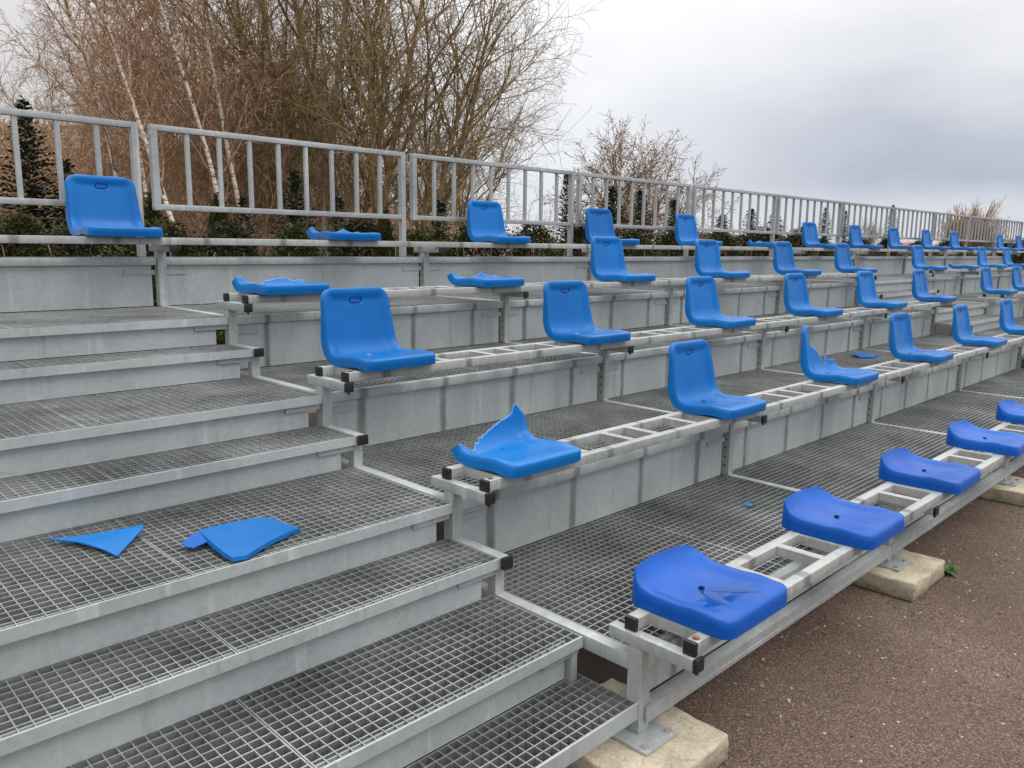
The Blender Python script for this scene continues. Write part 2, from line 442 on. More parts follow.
# ------------------------------------------------------------------ stairways
def stairway(label, first=True):
    st = thing('stairway', label, 'stairs', group='stairways between the seat blocks')
    T = [(.205, -.075, .173), (ZK[1], .147, .580), ((ZK[1]+ZK[2])/2, .545, .826), (ZK[2], YK[2]-.005, YK[2]+.664),
         ((ZK[2]+ZK[3])/2, YK[3]-.26, YK[3]+.022), (ZK[3], YK[3]-.005, YK[3]+.664), ((ZK[3]+ZK[4])/2, YK[4]-.255, YK[4]+.022),
         (ZK[4], YK[4]-.005, YK[5]+.024)]
    xa, xb = -2+.03, -.030
    for i, (z, y0, y1) in enumerate(T):
        half = i % 2 == 0
        xr = xb if not half else -.024
        mb = MB(); grating(mb, xa, xr, y0+.006, y1, z)
        o = mb.build('tread', M['grate'], st)
        nb = MB(); h = .036 if i else .052
        nb.box(xa, xr, y0, y0+.005, z-h, z+.0012)
        nb.build('nosing', M['panel'], o)
        if i and not (not first and i == 4):     # panel behind the tread below, tucked under this nosing
            zl = T[i-1][0]
            mb = MB(); mb.box(xa, -.085, y0+.028, y0+.031, zl+.003, z-.004)
            p = mb.build('riser_panel', M['panel'], st)
            bb = MB(); bb.box(-.20, -.03, y0+.016, y0+.022, z-.062, z-.040); bb.build('bracket', M['tube'], p)
        if i and not first and i == 4:
            zl = T[i-1][0]
            mb = MB(); mb.box(xa+.55, -.085, y0+.028, y0+.031, zl+.003, z-.004); mb.build('riser_panel', M['panel'], st)
            mb = MB(); mb.tube([Vector((xa+.05, y0+.02, z-.05)), Vector((xa+.5, y0+.02, zl-.1))], [.012, .012], 4); mb.build('brace', M['tube'], st)
        # small corner post at the end of full treads
        if i == 1:
            mb = MB(); mb.box(-.075, -.047, y0+.008, y0+.036, .0, z-.037); mb.build('post', M['tube'], st)
        if half and i:
            for xs in ((0.0,) if first else (0.0, -2.0)):
                zb = T[i-1][0]; yb = [YK[2], YK[3], YK[4]][i//2-1]
                mb = MB(); mb.box(xs-.022, xs+.022, y0-.004, yb-.001, z-.036, z+.003); mb.build('side_rail', M['tube'], st, bevel=.003)
                mb = MB(); mb.box(xs-.0235, xs+.0235, y0-.022, y0-.004, z-.0375, z+.0045); mb.build('end_cap', M['black'], st, bevel=.003)
                mb = MB(); mb.box(xs-.024, xs+.020, y0+.020, y0+.060, zb+.004, z-.0365); mb.build('post', M['tube'], st)
    return st
stA = stairway('wide grey steel stairway of grated treads in the left foreground')
stB = stairway('far steel stairway of grated treads beyond the first block of seats, one riser partly open', False)
stB.location = (10, 0, 0)

# ------------------------------------------------------------------ benches
SEAT_Z = .119
def bench(k, x0, x1, label):
    y, z = YK[k], ZK[k]
    bt = thing('seat_bench', label, 'bench frame', (x0, y, z), group='ladder shaped bench frames')
    w = x1-x0
    e = -.004
    for nm, ya in (('front_rail', -.173), ('back_rail', .038)):
        mb = MB(); mb.box(-e, w-.02, ya, ya+.04, .0785, SEAT_Z); mb.build(nm, M['bench'], bt, bevel=.004)
        mb = MB(); mb.box(-e-.016, -e, ya-.0015, ya+.0415, .077, SEAT_Z+.0015); mb.build('end_cap', M['black'], bt, bevel=.004)
        if nm == 'front_rail':
            b = MB().cyl((-e+.02, ya+.02, SEAT_Z), (0, 0, 1), .011, .005, 6); b.build('bolt', M['rust'], bt)
    if k < 5:
        s = .585
        xs = []
        q = math.floor(x0/.5)*.5
        while q < x1:
            for d in (.085, .405):
                if x0 < q+d < x1-.05: xs.append(q+d-x0)
            q += .5
        for x in xs:
            mb = MB(); mb.box(x-.02, x+.02, -.133, .038, .0815, SEAT_Z-.001); mb.build('rung', M['bench'], bt)
    else:
        x = .3
        while x < w-.05:
            mb = MB(); mb.box(x-.02, x+.02, -.133, .038, .0815, SEAT_Z-.001); mb.build('rung', M['bench'], bt); x += .75
    j = math.ceil(x0/L-.01)
    while j*L <= x1+.01:
        x = j*L-x0
        a = MB(); a.box(x-.024, x+.016, -.176, .130, .038, .078); a.build('support_arm', M['tube'], bt, bevel=.004)
        a = MB(); a.box(x-.0255, x+.0175, -.190, -.176, .0365, .0795); a.build('end_cap', M['black'], bt, bevel=.004)
        b = MB().cyl((x-.004, -.178, .026), (0, 0, 1), .006, .011, 8); b.build('bolt', M['black'], bt)
        j += 1
    return bt
bench(1, 0, 8, 'lowest ladder shaped steel bench frame, carrying the low backless seats above the tarmac')
bench(2, 0, 8, 'second bench frame from the bottom, under the spiked broken seat, open slots between seats')
bench(3, 0, 8, 'third bench frame from the bottom in the near block, its black caps beside the stairway')
bench(4, 0, 8, 'fourth bench frame from the bottom, carrying two backless seat remnants at its stair end')
bench(5, -2, 20, 'topmost bench frame running in front of the railing')
bench(3, 10, 18, 'third row bench frame of the far block beyond the second stairway')
bench(4, 10, 18, 'fourth row bench frame of the far block beyond the second stairway')
bench(2, 10, 18, 'second row bench frame of the far block at the right edge')

# ------------------------------------------------------------------ seats
FULL = [(-.226, .049), (-.215, .052), (-.195, .053), (-.15, .050), (-.08, .042), (0, .036), (.035, .037), (.064, .046), (.086, .066),
        (.102, .10), (.113, .15), (.125, .21), (.137, .27), (.149, .322), (.154, .338)]
LOW = [(-.226, .052), (-.215, .056), (-.20, .057), (-.13, .052), (-.05, .044), (.02, .046), (.06, .055), (.085, .068), (.102, .085), (.111, .098), (.117, .106)]
def dense(prof, n=400):
    p = np.array(prof); d = np.r_[0, np.cumsum(np.hypot(*np.diff(p, axis=0).T))]
    P = np.vstack([2*p[0]-p[1], p, 2*p[-1]-p[-2]]); out = []
    for i in range(len(p)-1):
        a, b, c, e = P[i], P[i+1], P[i+2], P[i+3]
        for t in np.linspace(0, 1, 24, endpoint=False):
            out.append(.5*((2*b)+(c-a)*t+(2*a-5*b+4*c-e)*t*t+(3*b-a-3*c+e)*t**3))
    out.append(p[-1]); o = np.array(out)
    s = np.r_[0, np.cumsum(np.hypot(*np.diff(o, axis=0).T))]
    return s, o
def sm(a, b, x):
    t = min(1, max(0, (x-a)/(b-a))); return t*t*(3-2*t)
def seat_mesh(name, low=False, brk=None, NS=84, MS=60):
    """brk: list of (t, height) - the line along which the back has snapped"""
    s, o = dense(LOW if low else FULL); S = s[-1]
    def at(q):
        q = min(max(q, 0), S); y = np.interp(q, s, o[:, 0]); z = np.interp(q, s, o[:, 1])
        h = .004; y1 = np.interp(min(q+h, S), s, o[:, 0]); z1 = np.interp(min(q+h, S), s, o[:, 1])
        y0 = np.interp(max(q-h, 0), s, o[:, 0]); z0 = np.interp(max(q-h, 0), s, o[:, 1])
        l = math.hypot(y1-y0, z1-z0); return y, z, -(z1-z0)/l, (y1-y0)/l      # position and normal (y,z)
    smax = S
    if brk:
        bt = [b[0] for b in brk]; bh = [b[1] for b in brk]
        i0 = int(np.argmin(o[:, 1][60:])+60)
    rng = random.Random(name)
    rf, rb = .035, (.060 if low else .055)
    V = {}; bm = bmesh.new(); nor = {}
    for j in range(MS+1):
        t = -1+2*j/MS
        if brk:
            h = float(np.interp(t, bt, bh)) + rng.uniform(-1, 1)*(.0015 if 'flat' in name else .0024)
            Sm = float(np.interp(h, np.maximum.accumulate(o[i0:, 1]), s[i0:]))
        else: Sm = S
        for i in range(NS+1):
            a = i/NS
            if not brk: a = a - .12*math.sin(2*math.pi*a)/(2*math.pi) if not low else 1-(1-a)**1.5
            q = Sm*a
            w = (.191 - .012*sm(.30, .62, q)) if not low else .188
            d0 = q; 
            if d0 < rf: w -= rf - math.sqrt(max(0, rf*rf-(rf-d0)**2))
            d1 = S-q
            if d1 < rb: w -= rb - math.sqrt(max(0, rb*rb-(rb-d1)**2))
            y, z, ny, nz = at(q)
            dx = w*(1-abs(t))
            dz = dx if brk or q < S*.5 else min(dx, d1*1.1+.001)
            e = (.015 if not low else .013)*(1-sm(.012, .062, dz))*sm(.02, .13, q)
            if low: e *= sm(.0, .15, d1)
            dish = -.005*(1-(w*t/.2)**2)*sm(.04, .12, q)
            # water channels and slot pressed into the shell
            x = w*t
            if low and q < .22: dish -= .0035*math.exp(-((abs(x)-.012-.48*max(0, .20-q))/.011)**2)*sm(.035, .07, q)*sm(.22, .19, q)
            if not low and not brk and abs(x) < .034 and .272 < z < .300: dish -= .010
            if brk and not low and abs(x) < .034 and .272 < z < .300: dish -= .010
            yy = y + ny*(e+dish); zz = z + nz*(e+dish)
            if low: yy += .040*sm(.18, .36, q)*(1-(x/.2)**2)
            V[i, j] = bm.verts.new((x, yy, zz)); nor[i, j] = Vector((0, ny, nz))
    for i in range(NS):
        for j in range(MS):
            f = bm.faces.new((V[i, j], V[i, j+1], V[i+1, j+1], V[i+1, j]))
            if brk and i == NS-1: f.material_index = 1
    loop = [(i, 0) for i in range(NS, -1, -1)] + [(0, j) for j in range(1, MS+1)] + [(i, MS) for i in range(1, NS+1)]
    closed = not brk
    if closed: loop += [(NS, j) for j in range(MS-1, 0, -1)]
    n = len(loop); r1 = []; r2 = []; r3 = []
    for a in range(n):
        pa = V[loop[(a-1) % n if closed else max(a-1, 0)]].co; pb = V[loop[(a+1) % n if closed else min(a+1, n-1)]].co
        c = V[loop[a]].co; nn = Vector((0, 0, 1)) if low else nor[loop[a]]
        out = (pb-pa).cross(nn)
        out = out.normalized() if out.length > 1e-7 else Vector((0, -1, 0))
        if low:
            dn = Vector((0, 0, -1)); q1 = c + out*.005 + dn*.005
            q2 = c + out*.007 + Vector((0, 0, -c.z*.5)); q3 = c + out*.009; q3.z = 0.001
        else:
            dd = .048 - .026*sm(.10, .30, c.z)
            q1 = c + out*.005 - nn*.005; q2 = c + out*.008 - nn*(dd*.5); q3 = c + out*.010 - nn*dd
            for q in (q2, q3): q.z = max(q.z, .001)
        r1.append(bm.verts.new(q1)); r2.append(bm.verts.new(q2)); r3.append(bm.verts.new(q3))
    m = n if closed else n-1
    for a in range(m):
        b = (a+1) % n
        A, B = V[loop[a]], V[loop[b]]
        for p, q in (((A, B), (r1[a], r1[b])), ((r1[a], r1[b]), (r2[a], r2[b])), ((r2[a], r2[b]), (r3[a], r3[b]))):
            bm.faces.new((p[0], q[0], q[1], p[1]))
    bmesh.ops.recalc_face_normals(bm, faces=bm.faces)
    top = V[NS//3, MS//2]
    if sum(f.normal.z for f in top.link_faces) < 0: bmesh.ops.reverse_faces(bm, faces=bm.faces)
    if brk: bmesh.ops.solidify(bm, geom=list(bm.faces), thickness=.0045)
    me = bpy.data.meshes.new(name); bm.to_mesh(me); bm.free()
    me.materials.append(M['ultra'] if low else M['azure'])
    if brk: me.materials.append(M['stress'])
    me.polygons.foreach_set('use_smooth', [True]*len(me.polygons)); me.set_sharp_from_angle(angle=R(50))
    return me
FLAT_A = [(-1, .074), (-.9, .082), (-.75, .064), (-.5, .053), (-.22, .048), (-.19, .060), (.05, .068), (.4, .077), (.58, .074), (.72, .058), (1, .05)]
FLAT_B = [(-1, .078), (-.88, .082), (-.7, .060), (-.3, .050), (0, .056), (.3, .072), (.45, .086), (.55, .070), (.75, .056), (1, .05)]
FLAT_C = [(-1, .072), (-.85, .070), (-.5, .060), (0, .056), (.5, .052), (1, .05)]
SPIKE = [(-1, .068), (-.95, .068), (-.88, .055), (-.78, .049), (-.64, .048), (-.55, .056), (-.50, .072), (-.46, .063), (-.40, .067), (-.34, .088), (-.30, .080),
         (.0, .104), (.3, .124), (.52, .138), (.66, .146), (.72, .153), (.75, .182), (.80, .186), (.84, .182), (.87, .165), (.93, .15), (1, .13)]
HALF = [(-1, .336), (-.60, .336), (-.55, .25), (-.50, .215), (-.30, .20), (-.05, .175), (.2, .125), (.42, .085), (.50, .078), (.55, .135), (.62, .150), (.72, .105), (.8, .10), (1, .10)]
MESH = {'full': seat_mesh('seat_shell_full'), 'low': seat_mesh('seat_shell_low', True), 'flatA': seat_mesh('seat_shell_flat_notched', brk=FLAT_A),
        'flatB': seat_mesh('seat_shell_flat_peaked', brk=FLAT_B), 'flatC': seat_mesh('seat_shell_flat_smooth', brk=FLAT_C),
        'spike': seat_mesh('seat_shell_spiked', brk=SPIKE), 'half': seat_mesh('seat_shell_half', brk=HALF)}
hole_me = {}
for nm, mt in (('dark', M['hole']), ('light', M['bolt'])):
    mb = MB(); mb.cyl((0, 0, 0), (0, 0, 1), .012 if nm == 'light' else .010, .003, 14); hole_me[nm] = mb.mesh('drain_'+nm, mt)
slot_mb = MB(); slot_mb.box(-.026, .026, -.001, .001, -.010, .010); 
slot_me = slot_mb.mesh('slot', M['azure_dark'])  # recess shade of the slot is painted by this darker blue plate
def seat(kind, k, x, label, group, rz=0, fix='dark'):
    t = thing('stadium_seat', label, 'seat', (x+.014, YK[k], ZK[k]+SEAT_Z), rz, group)
    sh = link('seat_shell', MESH[kind], t)
    h = link('fixing' if fix == 'light' else 'drain_hole', hole_me[fix], t)
    h.location = (0, .045 if kind != 'low' else -.02, .0300 if kind != 'low' else .0400); h.rotation_euler = (0, 0, 0)
    if kind == 'full':
        h.location = (.0, .045, .0325); h.rotation_euler = (.15, 0, 0)
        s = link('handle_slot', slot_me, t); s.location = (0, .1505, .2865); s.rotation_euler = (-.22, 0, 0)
    return t
rr = random.Random(5)
G_LOW = 'low ultramarine seats of the bottom row'; G_F = 'intact azure seats with backs'; G_B = 'azure seats with broken backs'
ORD = ['first', 'second', 'third', 'fourth', 'fifth', 'sixth', 'seventh', 'eighth', 'ninth', 'tenth', 'eleventh', 'twelfth']
lowlab = ['nearest low dark blue seat, at the end of the bottom bench by black tube caps',
          'low dark blue seat beside the concrete footing with the weed, second in bottom row',
          'low dark blue seat in the bottom row, third from the near end',
          'low dark blue seat in the bottom row just before the one with a white sticker',
          'low dark blue seat with a small white sticker on its side, at right edge']
for i in range(5):
    t = seat('low', 1, .248+1.018*i, lowlab[i], G_LOW, rr.uniform(-.015, .015))
    if i == 4:
        mb = MB(); mb.box(-.2268, -.2262, -.10, -.05, .008, .036); mb.build('sticker', M['sticker'], t)
P2 = 1.497
seat('spike', 2, .252, 'broken azure seat with a tall jagged spike, at the stair end of the second row', G_B)
lab2 = ['intact azure seat between the spiked and the half torn seats, second row', None,
        'intact azure seat just right of the half torn seat with the chip behind it',
        'intact azure seat in the second row, fifth from the stairway', 'intact azure seat in second row cut by the right picture edge']
seat('full', 2, .245+P2, lab2[0], G_F)
seat('half', 2, .245+2*P2, 'azure seat with its back torn off diagonally, only the left corner standing', G_B)
for i in (3, 4, 5): seat('full', 2, .245+i*P2, lab2[i-1], G_F)
lab3 = ['largest intact azure seat, at the stair end of the third row',
        'intact azure seat in the third row, next after the one beside the stairway',
        'intact azure seat in the third row, third from the near stairway', 'intact azure seat in the third row, fourth from the near stairway',
        'intact azure seat in the third row, fifth from the near stairway', 'intact azure seat at the far end of the third row, before the second stairway']
for i in range(6): seat('full', 3, .245+i*P2, lab3[i], G_F, rr.uniform(-.02, .02), 'light' if i < 2 else 'dark')
for i, l in enumerate(['first third-row azure seat beyond the second stairway', 'second third-row azure seat beyond the second stairway, at the right edge']):
    seat('full', 3, 10.245+i*P2, l, G_F)
seat('flatA', 4, .245, 'backless azure seat remnant with a notch, at the stair end of the fourth row', G_B)
seat('flatB', 4, .245+P2, 'backless azure seat remnant with one low peak, second in the fourth row', G_B)
lab4 = ['intact azure seat in the fourth row, first one right of the two backless remnants', 'intact azure seat in the fourth row, second right of the backless remnants',
        'intact azure seat in the fourth row, third right of the backless remnants', 'last intact azure seat of the fourth row before the second stairway']
for i in range(4): seat('full', 4, .245+(i+2)*P2, lab4[i], G_F, rr.uniform(-.02, .02))
for i, (kd, l) in enumerate([('full', 'first fourth-row azure seat beyond the second stairway'), ('flatC', 'flat backless seat remnant in the fourth row beyond the second stairway'),
                             ('full', 'fourth-row azure seat just right of the flat remnant beyond the second stairway'), ('full', 'fourth-row azure seat at the right picture edge')]):
    seat(kd, 4, 10.245+i*P2, l, G_F if kd == 'full' else G_B)
lab5 = {0: 'leftmost azure seat, alone on the top bench over the stairway', 1: 'flat backless seat remnant on the top bench, left of the tall bare tree',
        2: 'intact azure seat on the top bench, first right of the left flat remnant', 3: 'azure top bench seat half hidden behind a fourth-row seat',
        4: 'azure top bench seat just left of the middle flat remnant', 5: 'small flat backless remnant in the middle of the top bench, near the distant red house',
        6: 'azure top bench seat, first right of the middle flat remnant', 7: 'azure top bench seat, second right of the middle flat remnant', 8: 'azure top bench seat, third right of the middle flat remnant',
        9: 'azure top bench seat, fourth right of the middle flat remnant', 10: 'azure top bench seat directly left of the farthest flat remnant',
        11: 'farthest flat backless remnant on the top bench, near the right edge', 12: 'azure top bench seat directly right of the farthest flat remnant', 13: 'last azure top bench seat at the right picture edge'}
for i in range(14):
    kd = {1: 'flatB', 5: 'flatA', 11: 'flatC'}.get(i, 'full')
    seat(kd, 5, -.275+i*P2, lab5[i], G_F if kd == 'full' else G_B, rr.uniform(-.02, .02))

# broken pieces lying on the decks
def sheet(name, outline, zc, thick, label, cat, mat, bow=(0, 0), rim=0.0, rot=(0, 0, 0)):
    """thin shell fragment; outline in the fragment's plane, origin its middle"""
    ox = sum(p[0] for p in outline)/len(outline); oy = sum(p[1] for p in outline)/len(outline)
    bm = bmesh.new()
    vs = [bm.verts.new((p[0]-ox, p[1]-oy, 0)) for p in outline]
    f = bm.faces.new(vs); bmesh.ops.triangulate(bm, faces=[f])
    for _ in range(4): bmesh.ops.subdivide_edges(bm, edges=[e for e in bm.edges if e.calc_length() > .03], cuts=1, use_grid_fill=False); bmesh.ops.triangulate(bm, faces=bm.faces)
    for v in bm.verts:
        v.co.z += bow[0]*v.co.x**2 + bow[1]*v.co.y**2
    bmesh.ops.recalc_face_normals(bm, faces=bm.faces)
    if sum(f.normal.z*f.calc_area() for f in bm.faces) < 0: bmesh.ops.reverse_faces(bm, faces=bm.faces)
    if rim:
        be = [e for e in bm.edges if e.is_boundary]
        ex = bmesh.ops.extrude_edge_only(bm, edges=be)
        for v in [g for g in ex['geom'] if isinstance(g, bmesh.types.BMVert)]:
            d = Vector((v.co.x, v.co.y, 0)).normalized(); v.co += d*.004 + Vector((0, 0, -rim))
    bmesh.ops.recalc_face_normals(bm, faces=bm.faces)
    bmesh.ops.solidify(bm, geom=list(bm.faces), thickness=thick)
    me = bpy.data.meshes.new(name); bm.to_mesh(me); bm.free(); me.materials.append(mat)
    me.polygons.foreach_set('use_smooth', [True]*len(me.polygons)); me.set_sharp_from_angle(angle=R(45))
    o = link(name, me, None, (ox, oy, zc)); o.rotation_euler = rot
    if label: tag(o, label, cat)
    return o
zt = ZK[2]
back = sheet('broken_seat_back', [(-0.86, 1.065), (-0.753, 1.071), (-0.645, 1.067), (-0.618, 1.019), (-0.611, 0.939), (-0.598, 0.882), (-0.636, 0.872), (-0.74, 0.826), (-0.84, 0.775), (-0.879, 0.786), (-0.884, 0.836), (-0.881, 0.916), (-0.871, 1.004)],
             zt+.026, .0045, 'snapped off blue seat back lying on a stair tread beside a smaller shard', 'broken plastic', M['azure'], bow=(-.20, -.30), rim=.012, rot=(.02, .03, 0))
back.location.y += .03
lobe = sheet('torn_flap', [(-0.938, 1.043), (-0.898, 1.075), (-0.84, 1.094), (-0.852, 1.032), (-0.882, 0.99), (-0.928, 0.979), (-0.942, 1.006)], 0, .0045, None, None, M['azure_dark'], rot=(0, -.12, 0))
lobe.parent = back; lobe.location = (lobe.location.x-back.location.x, lobe.location.y-back.location.y, -.013)
sheet('plastic_shard', [(-1.235, 1.352), (-1.20, 1.345), (-1.10, 1.312), (-.975, 1.262), (-.985, 1.235), (-1.05, 1.165), (-1.115, 1.098), (-1.135, 1.17), (-1.175, 1.27)],
      zt+.012, .0045, 'triangular blue plastic shard lying flat on a stair tread', 'broken plastic', M['azure'], bow=(.5, -.4), rot=(.02, -.02, 0))
sheet('plastic_chip', [(1.555, .468), (1.60, .462), (1.615, .445), (1.565, .435)], ZK[1]+.006, .004, 'tiny blue plastic chip on the lowest grated deck', 'broken plastic', M['azure'])
c2 = sheet('plastic_fragment', [(5.30, 1.44), (5.36, 1.54), (5.50, 1.56), (5.58, 1.50), (5.66, 1.40), (5.52, 1.39), (5.40, 1.36)], ZK[2]+.028, .0045,
      'small bent blue seat fragment lying on the deck behind the half torn seat', 'broken plastic', M['azure'], bow=(-.8, -1.2), rim=.008, rot=(.05, .06, 0))

# ------------------------------------------------------------------ railing
gr = thing('guardrail', 'tall galvanised guardrail with upright bars along the back of the top row', 'railing', (0, YK[5]+.29, ZK[5]))
ry0, ry1 = -.018, .018
for j in range(-1, 10):
    a, b = j*L+.082, j*L+L+.012
    pn = MB(); pn.box(a, b, -.02, .02, .765, .800); o = pn.build('top_rail', M['rail'], gr, bevel=.003)
    pn = MB(); pn.box(a, b, -.02, .02, .290, .325); pn.build('bottom_rail', M['rail'], gr, bevel=.003)
    pn = MB(); pn.box(a+.001, a+.041, -.021, .021, .288, .7655); pn.build('end_upright', M['rail'], gr)
    pn = MB(); pn.box(b-.041, b-.001, -.021, .021, .004, .798); pn.build('post', M['rail'], gr)
    pn = MB(); pn.box(b-.005, b+.075, -.006, .006, .72, .735); pn.build('connector', M['rail'], gr)
    for i in range(1, 9):
        x = a+.02+(b-a-.04)*i/9
        pn = MB(); pn.box(x-.0125, x+.0125, -.0125, .0125, .325, .765); pn.build('baluster', M['rail'], gr)

# ------------------------------------------------------------------ footings, weed
def rough_block(name, x0, x1, y0, y1, z1, seed, label):
    rng = random.Random(seed); bm = bmesh.new()
    bmesh.ops.create_cube(bm, size=1)
    w, d, h = x1-x0, y1-y0, z1
    for v in bm.verts: v.co = Vector((v.co.x*w, v.co.y*d, (v.co.z+.5)*h))
    bmesh.ops.bevel(bm, geom=list(bm.edges), offset=.008, segments=2, affect='EDGES', profile=.5)
    bmesh.ops.subdivide_edges(bm, edges=[e for e in bm.edges if e.calc_length() > .05], cuts=11, use_grid_fill=True)
    from mathutils import noise as mn
    for v in bm.verts:
        n = mn.noise_vector(v.co*9+Vector((seed*3.1, 0, 0)))*.009 + mn.noise_vector(v.co*30+Vector((0, seed, 0)))*.005
        if v.co.z < .01: n.z = 0
        v.co += n; v.co.z = min(v.co.z, h+.001)
    me = bpy.data.meshes.new(name); bm.to_mesh(me); bm.free(); me.materials.append(M['concrete'])
    me.polygons.foreach_set('use_smooth', [True]*len(me.polygons)); me.set_sharp_from_angle(angle=R(50))
    o = link(name, me, None, ((x0+x1)/2, (y0+y1)/2, 0))
    return tag(o, label, 'concrete block', 'concrete footings under the front posts')
rough_block('concrete_footing', -.22, .205, -.265, .20, .0905, 1, 'rounded concrete footing under the nearest front post, beside the lowest stair tread')
rough_block('concrete_footing', 1.82, 2.25, -.258, .20, .0905, 2, 'concrete footing with a green weed growing beside it')
rough_block('concrete_footing', 3.80, 4.22, -.25, .20, .0905, 3, 'third concrete footing at the right edge, under the bottom bench')
rough_block('concrete_footing', 5.80, 6.22, -.25, .20, .0905, 4, 'fourth concrete footing along the front, just outside the right edge')
rough_block('concrete_footing', 7.80, 8.22, -.25, .20, .0905, 5, 'last concrete footing along the front of the near block')
def weed(name, loc, seed, n, size, label):
    rng = random.Random(seed); mb = MB()
    for _ in range(n):
        a = rng.uniform(0, 6.28); l = size*rng.uniform(.5, 1); wd = l*.16; el = rng.uniform(.3, 1.1)
        d = Vector((math.cos(a), math.sin(a), 0)); s = Vector((-d.y, d.x, 0)); base = d*rng.uniform(0, size*.25)
        ps = []
        for i in range(5):
            t = i/4; p = base + d*(l*t*math.cos(el)) + Vector((0, 0, l*(t*math.sin(el)-.45*t*t)+.004))
            ww = wd*math.sin(math.pi*min(.98, .15+.85*t)); ps.append((p-s*ww, p+Vector((0, 0, -.12*ww)), p+s*ww))
        k = len(mb.v)
        for tr in ps: mb.v += [tuple(q) for q in tr]
        for i in range(4):
            for c in (0, 1):
                mb.f.append((k+i*3+c, k+i*3+c+1, k+i*3+4+c, k+i*3+3+c)); mb.m.append(0)
    o = mb.build(name, M['weed'], None); o.location = loc
    return tag(o, label, 'weed')
weed('weed', (2.315, -.235, 0), 3, 34, .085, 'small green weed growing against the second concrete footing')
weed('weed', (4.03, -.30, 0), 8, 22, .05, 'tiny tuft of green moss and weed by the third concrete footing')

def litter(name, n, x0, x1, y0, y1, mats, seed, leafy):
    rng = random.Random(seed); mb = MB()
    for _ in range(n):
        x = rng.uniform(x0, x1); y = y1-(y1-y0)*rng.random()**1.6 if leafy else rng.uniform(y0, y1)
        s = rng.uniform(.006, .016) if leafy else rng.uniform(.0022, .0062); k = len(mb.v); a0 = rng.uniform(0, 6.28)
        if leafy:
            for i in range(5):
                a = a0+1.257*i; q = s*rng.uniform(.6, 1.2)*(1.5 if i == 0 else .8)
                mb.v.append((x+math.cos(a)*q, y+math.sin(a)*q, .003+rng.uniform(0, .006)))
            mb.f.append((k, k+1, k+2, k+3, k+4)); mb.m.append(rng.randrange(len(mats)))
        else:
            mi = rng.randrange(len(mats))
            for i in range(5):
                a = a0+1.257*i; q = s*rng.uniform(.7, 1.2); mb.v.append((x+math.cos(a)*q, y+math.sin(a)*q, .0))
            for i in range(5):
                a = a0+1.257*i; q = s*rng.uniform(.4, .75); mb.v.append((x+math.cos(a)*q, y+math.sin(a)*q, s*rng.uniform(.5, 1.)))
            for i in range(5):
                j = (i+1) % 5; mb.f.append((k+i, k+j, k+5+j, k+5+i)); mb.m.append(mi)
            mb.f.append(tuple(k+5+i for i in range(5))); mb.m.append(mi)
    o = mb.build(name, mats); return tag(o, 'loose pale and brown grit scattered over the tarmac' if not leafy else 'dry leaf scraps blown against the foot of the stand', 'grit' if not leafy else 'leaf litter', None, 'stuff')
M['brown_leaf'] = mat_plain('brown_leaf', (.19, .10, .05), .8); M['grit1'] = mat_plain('brown_grit', (.20, .145, .11), .85); M['grit2'] = mat_plain('pale_grit', (.42, .37, .32), .85); M['grit3'] = mat_plain('dark_grit', (.06, .048, .04), .85)
litter('loose_grit', 5200, .2, 5.5, -2.4, .1, [M['grit1']]*6+[M['grit2']]+[M['grit3']]*4, 4, False)
litter('leaf_litter', 45, .1, 6, -.75, .1, [M['grit1'], M['brown_leaf'], M['brown_leaf']], 6, True)
# ------------------------------------------------------------------ ground and bank
mb = MB(); mb.v = [(-900, -900, 0), (900, -900, 0), (900, 900, 0), (-900, 900, 0)]; mb.f = [(0, 1, 2, 3)]; mb.m = [0]
tag(mb.build('ground', M['ground']), None, None, None, 'structure')
mb = MB(); mb.v = [(-900, 5.2, .004), (900, 5.2, .004), (900, 900, .004), (-900, 900, .004)]; mb.f = [(0, 1, 2, 3)]; mb.m = [0]
tag(mb.build('meadow', M['meadow']), None, None, None, 'structure')
mb = MB(); mb.v = [(-6, .12, .003), (24, .12, .003), (24, 5.19, .003), (-6, 5.19, .003)]; mb.f = [(0, 1, 2, 3)]; mb.m = [0]
tag(mb.build('shade_dark_soil', M['soil_shade']), None, None, None, 'structure')  # added dark sheet under the stand, makes the grating gaps look shaded
def bank():
    mb = MB(); nx, ny = 90, 40
    from mathutils import noise as mn
    for j in range(ny+1):
        dep = 12+48*j/ny
        for i in range(nx+1):
            u = -500+1150*i/nx
            p = ground_at(u, dep)
            hh = max(0., min(1., (640-u)/520))*sm(14, 50, dep)*8.2
            n = mn.noise(Vector((p.x*.15, p.y*.15, 0)))*.5+mn.noise(Vector((p.x*.6, p.y*.6, 3)))*.15
            mb.v.append((p.x, p.y, max(.012, hh + n*min(1, hh)+.012)))
    for j in range(ny):
        for i in range(nx):
            a = j*(nx+1)+i; mb.f.append((a, a+1, a+nx+2, a+nx+1)); mb.m.append(0)
    o = mb.build('wooded_bank', M['earth'], None, smooth=True)
    tag(o, None, None, None, 'structure')
    return mb
BANK = bank()
def bank_z(u, dep):
    hh = max(0., min(1., (640-u)/520))*sm(14, 50, dep)*8.2
    return max(0, hh-.5*min(1, hh))

